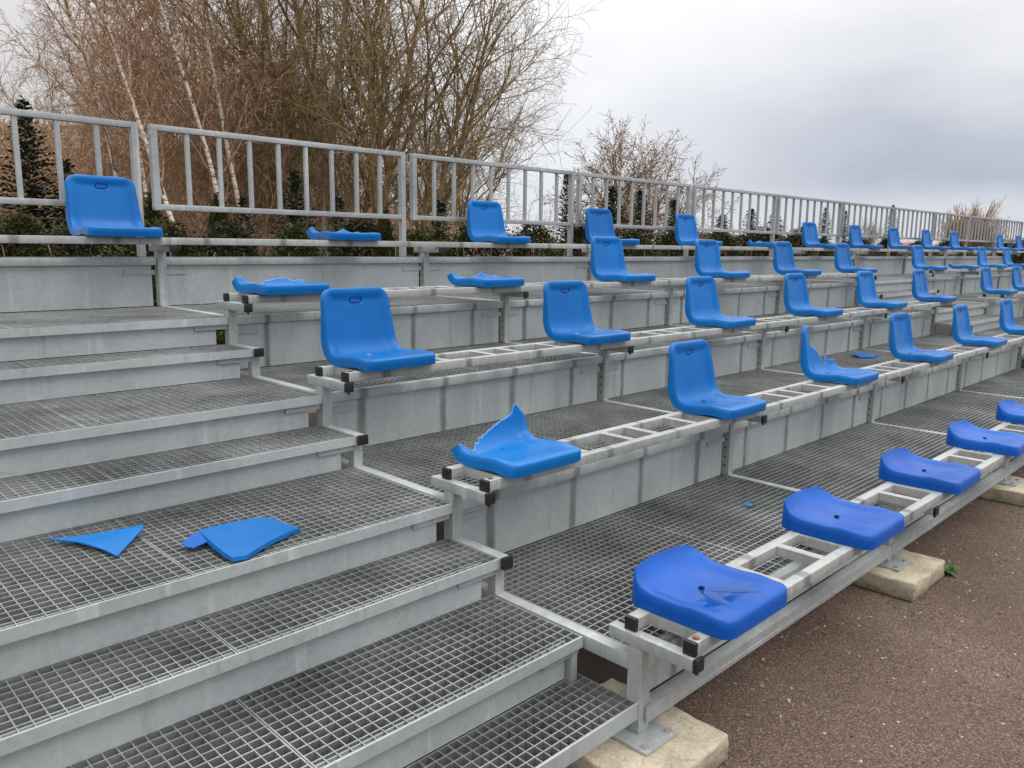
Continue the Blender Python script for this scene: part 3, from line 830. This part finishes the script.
# ------------------------------------------------------------------ trees
def grow(rng, trunks, crown, start, d, length, r0, level, P):
    """one branch: a curved tapering tube, then its side branches"""
    ns = P['seg'][level]; pts = [start.copy()]; rad = [r0]; dirs = [d.copy()]
    st = length/ns; cur = start.copy(); d = d.normalized()
    for i in range(ns):
        d = d + Vector((rng.gauss(0, 1), rng.gauss(0, 1), rng.gauss(0, 1)))*P['wig'][level] + Vector((0, 0, P['trop'][level]))
        d.normalize(); cur = cur + d*st
        pts.append(cur.copy()); dirs.append(d.copy())
        rad.append(max(P['rmin'], r0*(1-(1-P['tip'][level])*(i+1)/ns)))
    tgt = trunks if level <= P['trunk_levels'] else crown
    tgt.tube(pts, rad, P['sides'][level], 0)
    if level+1 >= len(P['seg']):
        if P.get('leaf') and rng.random() < P['leaf']:
            for _ in range(P.get('nleaf', 2)):
                q = rng.choice(pts[1:]); s = P['lsize']*rng.uniform(.5, 1.1)
                a = Vector((rng.gauss(0, 1), rng.gauss(0, 1), rng.gauss(0, .7))).normalized(); b = a.orthogonal().normalized()
                k = len(P['leaves'].v)
                P['leaves'].v += [tuple(q), tuple(q+a*s*.5+b*s*.3), tuple(q+a*s), tuple(q+a*s*.5-b*s*.3)]
                P['leaves'].f.append((k, k+1, k+2, k+3)); P['leaves'].m.append(0)
        return
    n = P['kids'][level]
    n = max(1, int(round(n*rng.uniform(.75, 1.25)*(1 if level == 0 else min(1.3, length/P['reflen'][level])))))
    lo = P['from'][level]
    ph = rng.uniform(0, 6.28)
    for i in range(n):
        f = lo+(1-lo)*((i+rng.random())/n)**.9
        x = f*ns; ii = min(int(x), ns-1); t = x-ii
        p = pts[ii].lerp(pts[ii+1], t); dd = dirs[ii+1]
        ph += 2.4+rng.uniform(-.5, .5)
        o = dd.orthogonal().normalized(); o = Matrix.Rotation(ph, 3, dd) @ o
        ang = R(P['ang'][level]*rng.uniform(.7, 1.25))
        nd = dd*math.cos(ang)+o*math.sin(ang)
        ll = P['len'][level]*length*(1-P['lenfall'][level]*(f-lo)/(1-lo+1e-6))*rng.uniform(.65, 1.2)
        rr_ = max(P['rmin'], min((r0*(1-f)+r0*P['tip'][level]*f)*.72, r0*P['rr'][level]))
        grow(rng, trunks, crown, p, nd, ll, rr_, level+1, P)
def tree_mesh(name, seed, P, bark, twig, leafmat=None, starts=None):
    rng = random.Random(seed); tr, cr = MB(), MB(); P = dict(P); P['leaves'] = MB()
    for (s, d, l, r) in (starts(rng) if starts else [(Vector((0, 0, -.1)), Vector((rng.gauss(0, .05), rng.gauss(0, .05), 1)), P['height'], P['r0'])]):
        grow(rng, tr, cr, s, d, l, r, 0, P)
    out = {'trunk': tr.mesh(name+'_trunk', bark, smooth=True), 'crown': cr.mesh(name+'_crown', twig)}
    if P['leaves'].f: out['leaves'] = P['leaves'].mesh(name+'_leaves', leafmat)
    return out
BIRCH = dict(height=9.5, r0=.060, seg=[14, 7, 5, 4], wig=[.035, .10, .16, .2], trop=[.03, .05, -.02, -.10], rmin=.0035, tip=[.15, .25, .4, .6],
             trunk_levels=0, sides=[7, 4, 3, 3], kids=[30, 9, 7], reflen=[1, 2.2, .8], **{'from': [.28, .15, .1]}, ang=[38, 42, 45], len=[.27, .42, .45], lenfall=[.55, .3, .2], rr=[.34, .5, .6])
SCRUB = dict(height=6.5, r0=.05, seg=[10, 6, 5, 4], wig=[.07, .12, .18, .22], trop=[.05, .06, .04, .02], rmin=.0035, tip=[.2, .3, .4, .6],
             trunk_levels=0, sides=[5, 4, 3, 3], kids=[20, 11, 8], reflen=[1, 2.0, .8], **{'from': [.10, .1, .1]}, ang=[42, 42, 45], len=[.34, .45, .48], lenfall=[.5, .3, .2], rr=[.45, .5, .6])
ALDER = dict(height=9., r0=.12, seg=[13, 8, 6, 5], wig=[.06, .11, .15, .18], trop=[.02, .05, .03, .0], rmin=.0033, tip=[.16, .22, .35, .6],
             trunk_levels=1, sides=[7, 5, 4, 3], kids=[16, 12, 9], reflen=[1, 3.2, 1.2], **{'from': [.22, .18, .12]}, ang=[38, 44, 48], len=[.42, .45, .46], lenfall=[.45, .3, .2], rr=[.42, .42, .5])
ROUND = dict(height=5.2, r0=.13, seg=[8, 8, 6, 4], wig=[.07, .12, .16, .2], trop=[.02, .05, .03, .0], rmin=.006, tip=[.3, .22, .35, .6],
             trunk_levels=1, sides=[7, 5, 4, 3], kids=[14, 9, 8], reflen=[1, 3.0, 1.2], **{'from': [.28, .15, .12]}, ang=[48, 42, 48], len=[.62, .42, .42], lenfall=[.35, .3, .2], rr=[.42, .42, .5])
FAN = dict(height=4.5, r0=.10, seg=[6, 8, 6], wig=[.05, .06, .08], trop=[.03, .06, .05], rmin=.02, tip=[.5, .3, .5],
           trunk_levels=0, sides=[6, 4, 3], kids=[60, 20], reflen=[1, 4.0], **{'from': [.15, .1]}, ang=[36, 20], len=[1.05, .45], lenfall=[.2, .3], rr=[.35, .5])
def multi(n, spread, h, r, base=.3):
    def f(rng):
        out = []
        for i in range(n):
            a = 6.28*i/n+rng.uniform(-.5, .5); t = spread*rng.uniform(.35, 1.15)
            out.append((Vector((math.cos(a)*base*rng.random(), math.sin(a)*base*rng.random(), -.1)), Vector((math.cos(a)*t, math.sin(a)*t, 1)), h*rng.uniform(.75, 1.1), r*rng.uniform(.6, 1.1)))
        return out
    return f
LEAFY = dict(SCRUB, leaf=.55, nleaf=2, lsize=.085)
T = {
 'birchA': tree_mesh('birch_a', 11, BIRCH, M['birch'], M['brown_twig']),
 'birchB': tree_mesh('birch_b', 12, dict(BIRCH, wig=[.05, .11, .16, .2]), M['birch'], M['brown_twig']),
 'scrubA': tree_mesh('scrub_a', 21, SCRUB, M['brown_twig'], M['brown_twig'], None, multi(5, .38, 6., .030)),
 'scrubB': tree_mesh('scrub_b', 22, SCRUB, M['olive_twig'], M['olive_twig'], None, multi(5, .45, 6., .032)),
 'beech': tree_mesh('beech', 23, LEAFY, M['brown_twig'], M['brown_twig'], M['beech_leaf'], multi(3, .3, 4.2, .035)),
 'alderA': tree_mesh('alder_a', 31, ALDER, M['olive_twig'], M['olive_twig'], None, multi(7, .44, 8.6, .088, .5)),
 'alderB': tree_mesh('alder_b', 37, ALDER, M['olive_twig'], M['olive_twig'], None, multi(6, .44, 8.5, .07, .5)),
 'poplar': tree_mesh('poplar', 33, dict(BIRCH, height=13, r0=.085, **{'from': [.5, .15, .1]}), M['grey_bark'], M['olive_twig']),
 'round': tree_mesh('round', 41, dict(ROUND, leaf=.25, nleaf=1, lsize=.09, kids=[15, 13, 11], len=[.66, .46, .42], lenfall=[.15, .3, .2], reflen=[1, 2.2, .9], trop=[.02, .03, .03, .02]), M['olive_twig'], M['tan_twig'], M['dry_leaf'], multi(4, .34, 3.7, .085, .25)),
 'fan': tree_mesh('fan', 51, FAN, M['orange_twig'], M['orange_twig'], None, multi(4, .25, 3.0, .12, .6)),
}
def plant_tree(kind, name, u, dep, scale, rz, label, group, cat='tree', lean=(0, 0), z=None, sz=None):
    zz = bank_z(u, dep) if z is None else z
    p = ground_at(u, dep, zz)
    t = thing(name, label, cat, p, rz, group); t.scale = (scale, scale, scale if sz is None else sz)
    t.rotation_euler = (lean[0], lean[1], rz)
    for part, me in T[kind].items(): link(part, me, t)
    return t
rt_ = random.Random(77)
# leaning: rotate about the view axis so that tops go to picture left
def lean_left(a):
    """tilt towards the picture's left by angle a (world rotation about the view axis)"""
    q = Matrix.Rotation(-a, 4, FH)
    return q
def tilt(o, a):
    e = Matrix.Rotation(-a, 3, Vector(FH)) @ o.rotation_euler.to_matrix()
    o.rotation_euler = e.to_euler()
birches = [(208, 13.4, .86, .24, 'birchA', 'leaning white birch with peeling bark, right behind the first railing post', 1.0),
           (238, 14.2, .84, .21, 'birchB', 'slim white birch leaning left, next right of the birch at the first railing post', 1.1),
           (262, 15.2, .9, .17, 'birchA', 'thin pale birch leaning left behind the middle of the second railing panel', 1.1),
           (190, 14.0, .82, .17, 'birchB', 'thinnest white birch, just left of the birch at the first railing post', .9),
           (140, 15.5, .88, .10, 'birchB', 'pale birch directly behind the leftmost seat, nearer than the reddish one', 1.2),
           (128, 21.0, .95, .02, 'birchA', 'tall reddish twigged birch rising behind the leftmost seat', 1.15),
           (165, 24.0, 1.2, .06, 'birchB', 'tall birch farther back, between the two leaning white birches and the left birch', 1.2)]
for u, dep, s, a, kd, lab, sz in birches:
    o = plant_tree(kd, 'birch_tree', u, dep, s, rt_.uniform(0, 6.28), lab, 'birches in the wood', sz=s*sz); tilt(o, a)
o = plant_tree('poplar', 'bare_tree', 322, 17, 1.0, 1.0, 'straight pale grey trunk rising clear above the railing left of the big bare tree', None); tilt(o, .0)
o = plant_tree('alderA', 'bare_tree', 392, 16, .93, .6, 'biggest bare tree with wide arching branches, trunks behind the third railing post', 'large bare trees'); tilt(o, -.06)
o = plant_tree('alderB', 'bare_tree', 335, 17.5, 1.05, 2.1, 'many stemmed bare tree directly left of the biggest bare tree', 'large bare trees'); tilt(o, .05)
o = plant_tree('alderA', 'bare_tree', 282, 20, .95, 3.9, 'dense bare tree behind the white birches, branches slanting left', 'large bare trees'); tilt(o, .18)
o = plant_tree('alderB', 'bare_tree', 448, 21, .68, 4.4, 'lower bare tree under the right-hand branches of the biggest tree', 'large bare trees')
o = plant_tree('round', 'bare_tree', 628, 25, .93, 1.2, 'rounded bare tree with a few orange leaves, alone right of the big tree', None)
o = plant_tree('fan', 'willow_tree', 963, 64, .86, 0, 'orange twigged fan shaped willow rising over the far railing', None)
o = plant_tree('beech', 'bare_tree', 1034, 60, 1.25, 3, 'brown bare tree at the right picture edge', None)
o = plant_tree('round', 'bare_tree', 858, 58, .66, 2, 'small pale bare tree seen through the far railing', None)
o = plant_tree('scrubA', 'bare_shrub', 728, 26, .42, 2, 'low bare shrub seen through the railing right of the rounded tree', None, 'shrub')
o = plant_tree('scrubA', 'bare_shrub', 545, 24, .55, 4, 'bare brown shrub at the foot of the biggest tree, on its right', None, 'shrub')
for u, dep, vt, lab in [(586, 22, 205, 'bare twiggy shrub between two spruces left of the rounded tree'), (684, 24, 208, 'bare twiggy shrub at the right foot of the rounded tree'),
                         (752, 27, 208, 'bare twiggy shrub behind the middle flat seat remnant'), (790, 30, 212, 'bare twiggy shrub above the distant red roof'), (905, 60, 226, 'far bare shrub left of the willow'), (930, 62, 224, 'far bare shrub just beside the willow')]:
    plant_tree('scrubA', 'bare_shrub', u, dep, max(.25, (1.58+(251-vt)/FPX*dep)/6.4), rt_.uniform(0, 6), lab, None, 'shrub')
# the thicket
sp = []
for row, (dep, n, u0, u1, s0) in enumerate([(17, 9, -70, 330, .80), (21, 10, -60, 420, .98), (26, 10, -70, 470, 1.12), (33, 10, -60, 500, 1.25)]):
    for i in range(n):
        u = u0+(u1-u0)*(i+rt_.uniform(.2, .8))/n
        edge = min(1., .30+.70*max(0, (u+70))/210)
        s = s0*rt_.uniform(.82, 1.1)*edge*(1.0 if u < 330 else .72)
        sp.append((u, dep+rt_.uniform(-1.5, 1.5), s, rt_.choice(['scrubA', 'scrubA', 'scrubB']) if u < 230 else rt_.choice(['scrubB', 'scrubB', 'scrubA'])))
for u, dep, s, kd in sp:
    o = plant_tree(kd, 'thicket_tree', u, dep, s, rt_.uniform(0, 6.28), 'slender bare brown tree in the dense thicket behind the left railing', 'thicket of slender bare trees')
    tilt(o, rt_.uniform(.02, .16))
for u, dep, s in ((-20, 13, .75), (14, 14, .8), (50, 15, .85), (84, 16.5, .8), (-55, 15, .8), (30, 18, 1.0), (108, 14.5, .62), (135, 16, .6), (2, 16, .8), (-30, 17, .9), (66, 19, .95), (20, 21, 1.05), (48, 13.2, .62), (94, 13.6, .58), (-8, 12.6, .6)):
    plant_tree('beech', 'beech_sapling', u, dep, s, rt_.uniform(0, 6.28), 'young beech with dry pale leaves, behind the leftmost railing panel', 'leafy beech saplings at the left', 'tree')

# conifers and hedge
def spruce_mesh(name, seed, h, w, n=150):
    rng = random.Random(seed); tr, cr = MB(), MB()
    tr.tube([Vector((0, 0, -.05)), Vector((0, 0, h*.5)), Vector((0, 0, h))], [.05*h/3, .03*h/3, .006], 6)
    for i in range(n):
        f = (i+rng.random())/n; z = h*(.04+.95*f); l = w*(1-f)**.85*rng.uniform(.7, 1.12)+.05
        a = i*2.4+rng.uniform(-.3, .3); el = R(-18+55*f)
        d = Vector((math.cos(a)*math.cos(el), math.sin(a)*math.cos(el), math.sin(el)))
        side = Vector((-math.sin(a), math.cos(a), 0))
        steps = max(3, int(l/.055))
        for k in range(steps):
            t = (k+.6)/steps; p = Vector((0, 0, z))+d*(l*t)+Vector((0, 0, -.12*l*t*t))
            for sgn in (-1, 1):
                ln = (.05+.16*l*(1-t))*rng.uniform(.7, 1.2)
                q = (side*sgn*.8+d*.6+Vector((0, 0, rng.uniform(-.35, .3)))).normalized()
                up_ = Vector((rng.gauss(0, .4), rng.gauss(0, .4), 1)).normalized()
                ww = q.cross(up_).normalized()*(.016+.012*rng.random())
                m = len(cr.v); cr.v += [tuple(p-ww*.6), tuple(p+ww*.6), tuple(p+q*ln*.6+ww), tuple(p+q*ln), tuple(p+q*ln*.6-ww)]
                cr.f.append((m, m+1, m+2, m+3, m+4)); cr.m.append(0)
    return {'trunk': tr.mesh(name+'_trunk', M['brown_twig']), 'crown': cr.mesh(name+'_crown', M['spruce'])}
def clump_mesh(name, seed, n, rx, ry, h, mat, leaf=.06, power=.6, base=.0):
    rng = random.Random(seed); cr, tr = MB(), MB()
    for k in range(5):
        a = rng.uniform(0, 6.28); tr.tube([Vector((0, 0, -.05)), Vector((math.cos(a)*rx*.3, math.sin(a)*ry*.3, h*.5)), Vector((math.cos(a)*rx*.45, math.sin(a)*ry*.45, h*.85))], [.02, .014, .005], 4)
    lob = [(rng.uniform(0, 6.28), rng.uniform(.1, .9), rng.uniform(.12, .35)) for _ in range(14)]
    for i in range(n):
        f = rng.random()**.9; a = rng.uniform(0, 6.28)
        env = (1-f)**power*(.55+.45*min(1, f*4+base))
        env *= .8+sum(.5*w*math.cos(a-a0) for a0, f0, w in lob if abs(f-f0) < .12)
        r = env*rng.uniform(.45, 1.08)
        p = Vector((math.cos(a)*rx*r, math.sin(a)*ry*r, h*f*rng.uniform(.92, 1.05)))
        d = (Vector((math.cos(a), math.sin(a), rng.uniform(.1, 1.3)))+Vector((rng.gauss(0, .5), rng.gauss(0, .5), rng.gauss(0, .4)))).normalized()
        b = d.cross(Vector((rng.gauss(0, 1), rng.gauss(0, 1), rng.gauss(0, 1)))).normalized(); s = leaf*rng.uniform(.6, 1.3)
        m = len(cr.v); cr.v += [tuple(p), tuple(p+d*s*.5+b*s*.28), tuple(p+d*s), tuple(p+d*s*.5-b*s*.28)]
        cr.f.append((m, m+1, m+2, m+3)); cr.m.append(0)
    return {'stems': tr.mesh(name+'_stems', M['brown_twig']), 'foliage': cr.mesh(name+'_foliage', mat)}
T['spruceA'] = spruce_mesh('spruce_a', 1, 3.0, .95, 330)
T['spruceB'] = spruce_mesh('spruce_b', 2, 3.0, .75, 280)
T['thuja'] = clump_mesh('thuja', 3, 11000, .42, .42, 2.2, M['thuja'], .042, .55, .5)
T['hedge'] = clump_mesh('hedge', 4, 15000, .85, .7, 1.5, M['hedge'], .038, .4, .6)
T['hedgeb'] = clump_mesh('hedge_b', 6, 14000, .9, .7, 1.5, M['thuja'], .038, .45, .6)
def by_top(kind, name, u, vtop, dep, h0, label, group, cat, wide=1.0, rz=None):
    """scale a plant so that its top stands where a sight line at vtop meets it"""
    h = 1.58+(251-vtop)/FPX*dep
    s = max(.3, h/h0)
    p = ground_at(u, dep, 0)
    t = thing(name, label, cat, p, rt_.uniform(0, 6.28), group); t.scale = (s*wide, s*wide, s)
    for part, me in T[kind].items(): link(part, me, t)
    return t
G_S = 'young spruces behind the grandstand'
for kd, u, vt, dep, lab, wd in [
    ('spruceA', 40, 118, 10.5, 'tallest young spruce behind the leftmost railing panel', .9), ('spruceB', 76, 172, 10.5, 'dark young spruce just left of the leftmost seat', 1.1),
    ('spruceB', -4, 165, 9.5, 'young spruce cut by the left picture edge', 1.1),
    ('spruceA', 247, 206, 10.0, 'small spruce behind the fifth bar of the second railing panel', .9), ('spruceA', 298, 182, 11.0, 'dark spruce behind the second railing panel, left of the flat remnant', 1.0),
    ('spruceB', 340, 205, 11.0, 'spruce above the left flat remnant on the top bench', 1.1), ('spruceB', 440, 208, 11.5, 'spruce left of the second top bench seat', 1.2),
    ('spruceB', 563, 180, 14.0, 'narrow dark spruce beside the railing post left of the hidden seat', .75), ('spruceA', 607, 192, 15.0, 'spruce behind the hidden top bench seat', 1.2),
    ('spruceB', 636, 196, 15.0, 'spruce standing under the rounded bare tree', 1.2), ('spruceB', 668, 204, 17.0, 'spruce right of the rounded tree trunk', 1.3),
    ('spruceA', 716, 218, 18.0, 'small spruce just right of the fourth railing post', 1.4), ('spruceB', 744, 212, 19.0, 'spruce left of the middle flat remnant', 1.3), ('spruceA', 768, 214, 20.0, 'spruce above the middle flat remnant', 1.3),
    ('spruceA', 817, 210, 38.0, 'far spruce seen beside the first seat right of the middle flat remnant', .9), ('spruceB', 836, 213, 38.0, 'far spruce beside a taller twin, under the far railing', .9),
    ('spruceA', 882, 207, 46.0, 'tall far spruce with bare gaps, seen through the far railing', .8)]:
    by_top(kd, 'spruce_tree', u, vt, dep, 3.0, lab, G_S, 'spruce', wd)
for u, vt, lab in [(158, 210, 'olive thuja column behind the first railing post'), (223, 210, 'olive thuja column behind the second railing panel'), (118, 222, 'low thuja behind the leftmost seat'),
              (385, 222, 'low olive thuja behind the trunk of the biggest tree')]:
    by_top('thuja', 'thuja', u, vt, 9.6, 2.2, lab, 'thuja columns', 'thuja', 1.0)
u = -40; i = 0
while u < 800:
    Y5 = 5.6
    k_ = (math.cos(YAW) - math.sin(YAW)*((u-512)/FPX))
    dep = max(8.2, (6.6-CAM.y)/max(.08, k_))
    if dep > 40: break
    by_top(['hedge', 'hedgeb'][i % 2], 'hedge_shrub', u, rt_.uniform(228, 241), dep+rt_.uniform(0, .8), 1.5, 'low dark shrub of the hedge line directly behind the grandstand', 'hedge shrubs behind the grandstand', 'shrub', rt_.uniform(.9, 1.2))
    u += 62*8.2/dep+6; i += 1
for u, dep, vt in ((700, 30, 238), (735, 32, 240), (770, 34, 239), (812, 40, 242), (850, 44, 240), (880, 46, 241), (912, 52, 242), (942, 55, 241), (1000, 60, 240), (1022, 58, 236)):
    by_top('hedge' if dep % 4 else 'hedgeb', 'hedge_shrub', u, vt, dep, 1.5, 'distant low shrub under the far end of the railing', 'distant shrubs', 'shrub', 1.6)

# ------------------------------------------------------------------ distant houses
def house(u, dep, w, d, h, rh, wall, label, rz=0):
    p = ground_at(u, dep); t = thing('house', label, 'house', p, rz, 'distant houses')
    mb = MB(); mb.box(-w/2, w/2, -d/2, d/2, 0, h); mb.build('wall', wall, t)
    mb = MB(); o = .4
    mb.v = [(-w/2-o, -d/2-o, h), (w/2+o, -d/2-o, h), (w/2+o, d/2+o, h), (-w/2-o, d/2+o, h), (-w/2-o, 0, h+rh), (w/2+o, 0, h+rh)]
    mb.f = [(0, 1, 5, 4), (2, 3, 4, 5), (0, 4, 3), (1, 2, 5), (0, 3, 2, 1)]; mb.m = [0]*5
    rf = mb.build('roof', M['roof'], t)
    mb = MB(); mb.box(w*.2, w*.2+.5, -.25, .25, h+rh*.5, h+rh+.3); mb.build('chimney', M['orange_wall'], rf)
    for i in range(3):
        x = -w*.32+i*w*.32
        mb = MB(); mb.box(x-.45, x+.45, -d/2-.03, -d/2+.05, h*.35, h*.75); mb.build('window', M['window'], t)
house(797, 110, 5, 4, 1.7, 1.3, M['orange_wall'], 'distant low house with a red roof beside the middle of the railing', -.6)
house(690, 95, 6, 5, 1.6, 1.4, M['wall'], 'distant pale house behind the rounded tree', -.5)
house(985, 118, 7, 5, 1.5, .8, M['orange_wall'], 'distant orange building under the far end of the railing', -.7)
house(905, 130, 5, 4, 1.7, 1.2, M['wall'], 'distant pale house with a tiled roof, left of the willow', -.6)

# ------------------------------------------------------------------ sky and sun
SUN_EL, SUN_AZ = R(57), R(160)     # azimuth measured from +Y towards +X
w = bpy.data.worlds.new('World'); sc.world = w; w.use_nodes = True
nt = w.node_tree; nt.nodes.clear()
out = nt.nodes.new('ShaderNodeOutputWorld')
sky = nt.nodes.new('ShaderNodeTexSky'); sky.sky_type = 'NISHITA'; sky.sun_disc = False
sky.sun_elevation = SUN_EL; sky.sun_rotation = SUN_AZ; sky.dust_density = 3
bg1 = nt.nodes.new('ShaderNodeBackground'); bg1.inputs[1].default_value = .10; nt.links.new(sky.outputs[0], bg1.inputs[0])
tc = nt.nodes.new('ShaderNodeTexCoord'); D = tc.outputs['Generated']
xyz = sepxyz(nt, D)
el = xyz[2]
mp = nt.nodes.new('ShaderNodeMapping'); mp.inputs['Scale'].default_value = (1, 1, 2.6); nt.links.new(D, mp.inputs[0])
cn = noise(nt, mp.outputs[0], 2.2, 6, .55); cn2 = noise(nt, mp.outputs[0], 5.5, 5, .6)
e2 = math_(nt, 'ADD', el, math_(nt, 'MULTIPLY', math_(nt, 'SUBTRACT', cn, .5), .22))
clear = ramp(nt, [(0, (.66, .68, .73)), (.06, (.66, .68, .73)), (.14, (.74, .75, .78)), (.30, (.93, .93, .935)), (.48, (.98, .98, .98)), (.8, (1., 1., 1.))], e2)
dark = ramp(nt, [(0, (.60, .62, .67)), (.025, (.56, .59, .65)), (.085, (.385, .415, .49)), (.14, (.43, .46, .53)), (.22, (.66, .67, .70)), (.31, (.90, .90, .91)), (1, (.9, .9, .91))], e2)
lft = ramp(nt, [(0, (.58, .575, .58)), (.2, (.60, .59, .595)), (.34, (.72, .70, .70)), (.6, (.85, .84, .84)), (1, (.9, .9, .91))], e2)
def dot(v):
    n = nt.nodes.new('ShaderNodeVectorMath'); n.operation = 'DOT_PRODUCT'; nt.links.new(D, n.inputs[0]); n.inputs[1].default_value = v; return n.outputs['Value']
side = dot(tuple(rt0))          # world direction across the valley: picture right is the rain side
fr = ramp(nt, [(.10, 0.), (.42, 1.)], math_(nt, 'ADD', side, math_(nt, 'MULTIPLY', math_(nt, 'SUBTRACT', cn2, .5), .25)))
fl = ramp(nt, [(.0, 0.), (1, 1.)], math_(nt, 'MULTIPLY', math_(nt, 'ADD', math_(nt, 'MULTIPLY', side, -1.0), -.12), 3.2, clamp=True))
c = mix(nt, fr, clear, dark); c = mix(nt, fl, c, lft)
c = mix(nt, .25, c, ramp(nt, [(.3, (.82, .82, .83)), (.7, (1.12, 1.12, 1.12))], cn2), 'MULTIPLY')
bg2 = nt.nodes.new('ShaderNodeBackground'); nt.links.new(c, bg2.inputs[0])
# an overcast sky is about twice as bright overhead as low down
zen = math_(nt, 'ADD', 1.20, math_(nt, 'MULTIPLY', ramp(nt, [(.34, 0.), (.75, 1.)], el), 1.3)); nt.links.new(zen, bg2.inputs[1])
mx = nt.nodes.new('ShaderNodeMixShader'); mx.inputs[0].default_value = .93
nt.links.new(bg1.outputs[0], mx.inputs[1]); nt.links.new(bg2.outputs[0], mx.inputs[2]); nt.links.new(mx.outputs[0], out.inputs[0])
sd = bpy.data.lights.new('sun', 'SUN'); sd.energy = 1.05; sd.angle = R(32); sd.color = (1, .96, .9)
so = bpy.data.objects.new('sun', sd); COL.objects.link(so)
sv = Vector((math.sin(SUN_AZ)*math.cos(SUN_EL), math.cos(SUN_AZ)*math.cos(SUN_EL), math.sin(SUN_EL)))
so.rotation_euler = sv.to_track_quat('Z', 'Y').to_euler()

sc.view_settings.view_transform = 'Standard'; sc.view_settings.look = 'None'
sc.view_settings.exposure = 0.10; sc.view_settings.gamma = 1
sc.cycles.use_denoising = True
sc.cycles.max_bounces = 6; sc.cycles.diffuse_bounces = 3; sc.cycles.glossy_bounces = 3
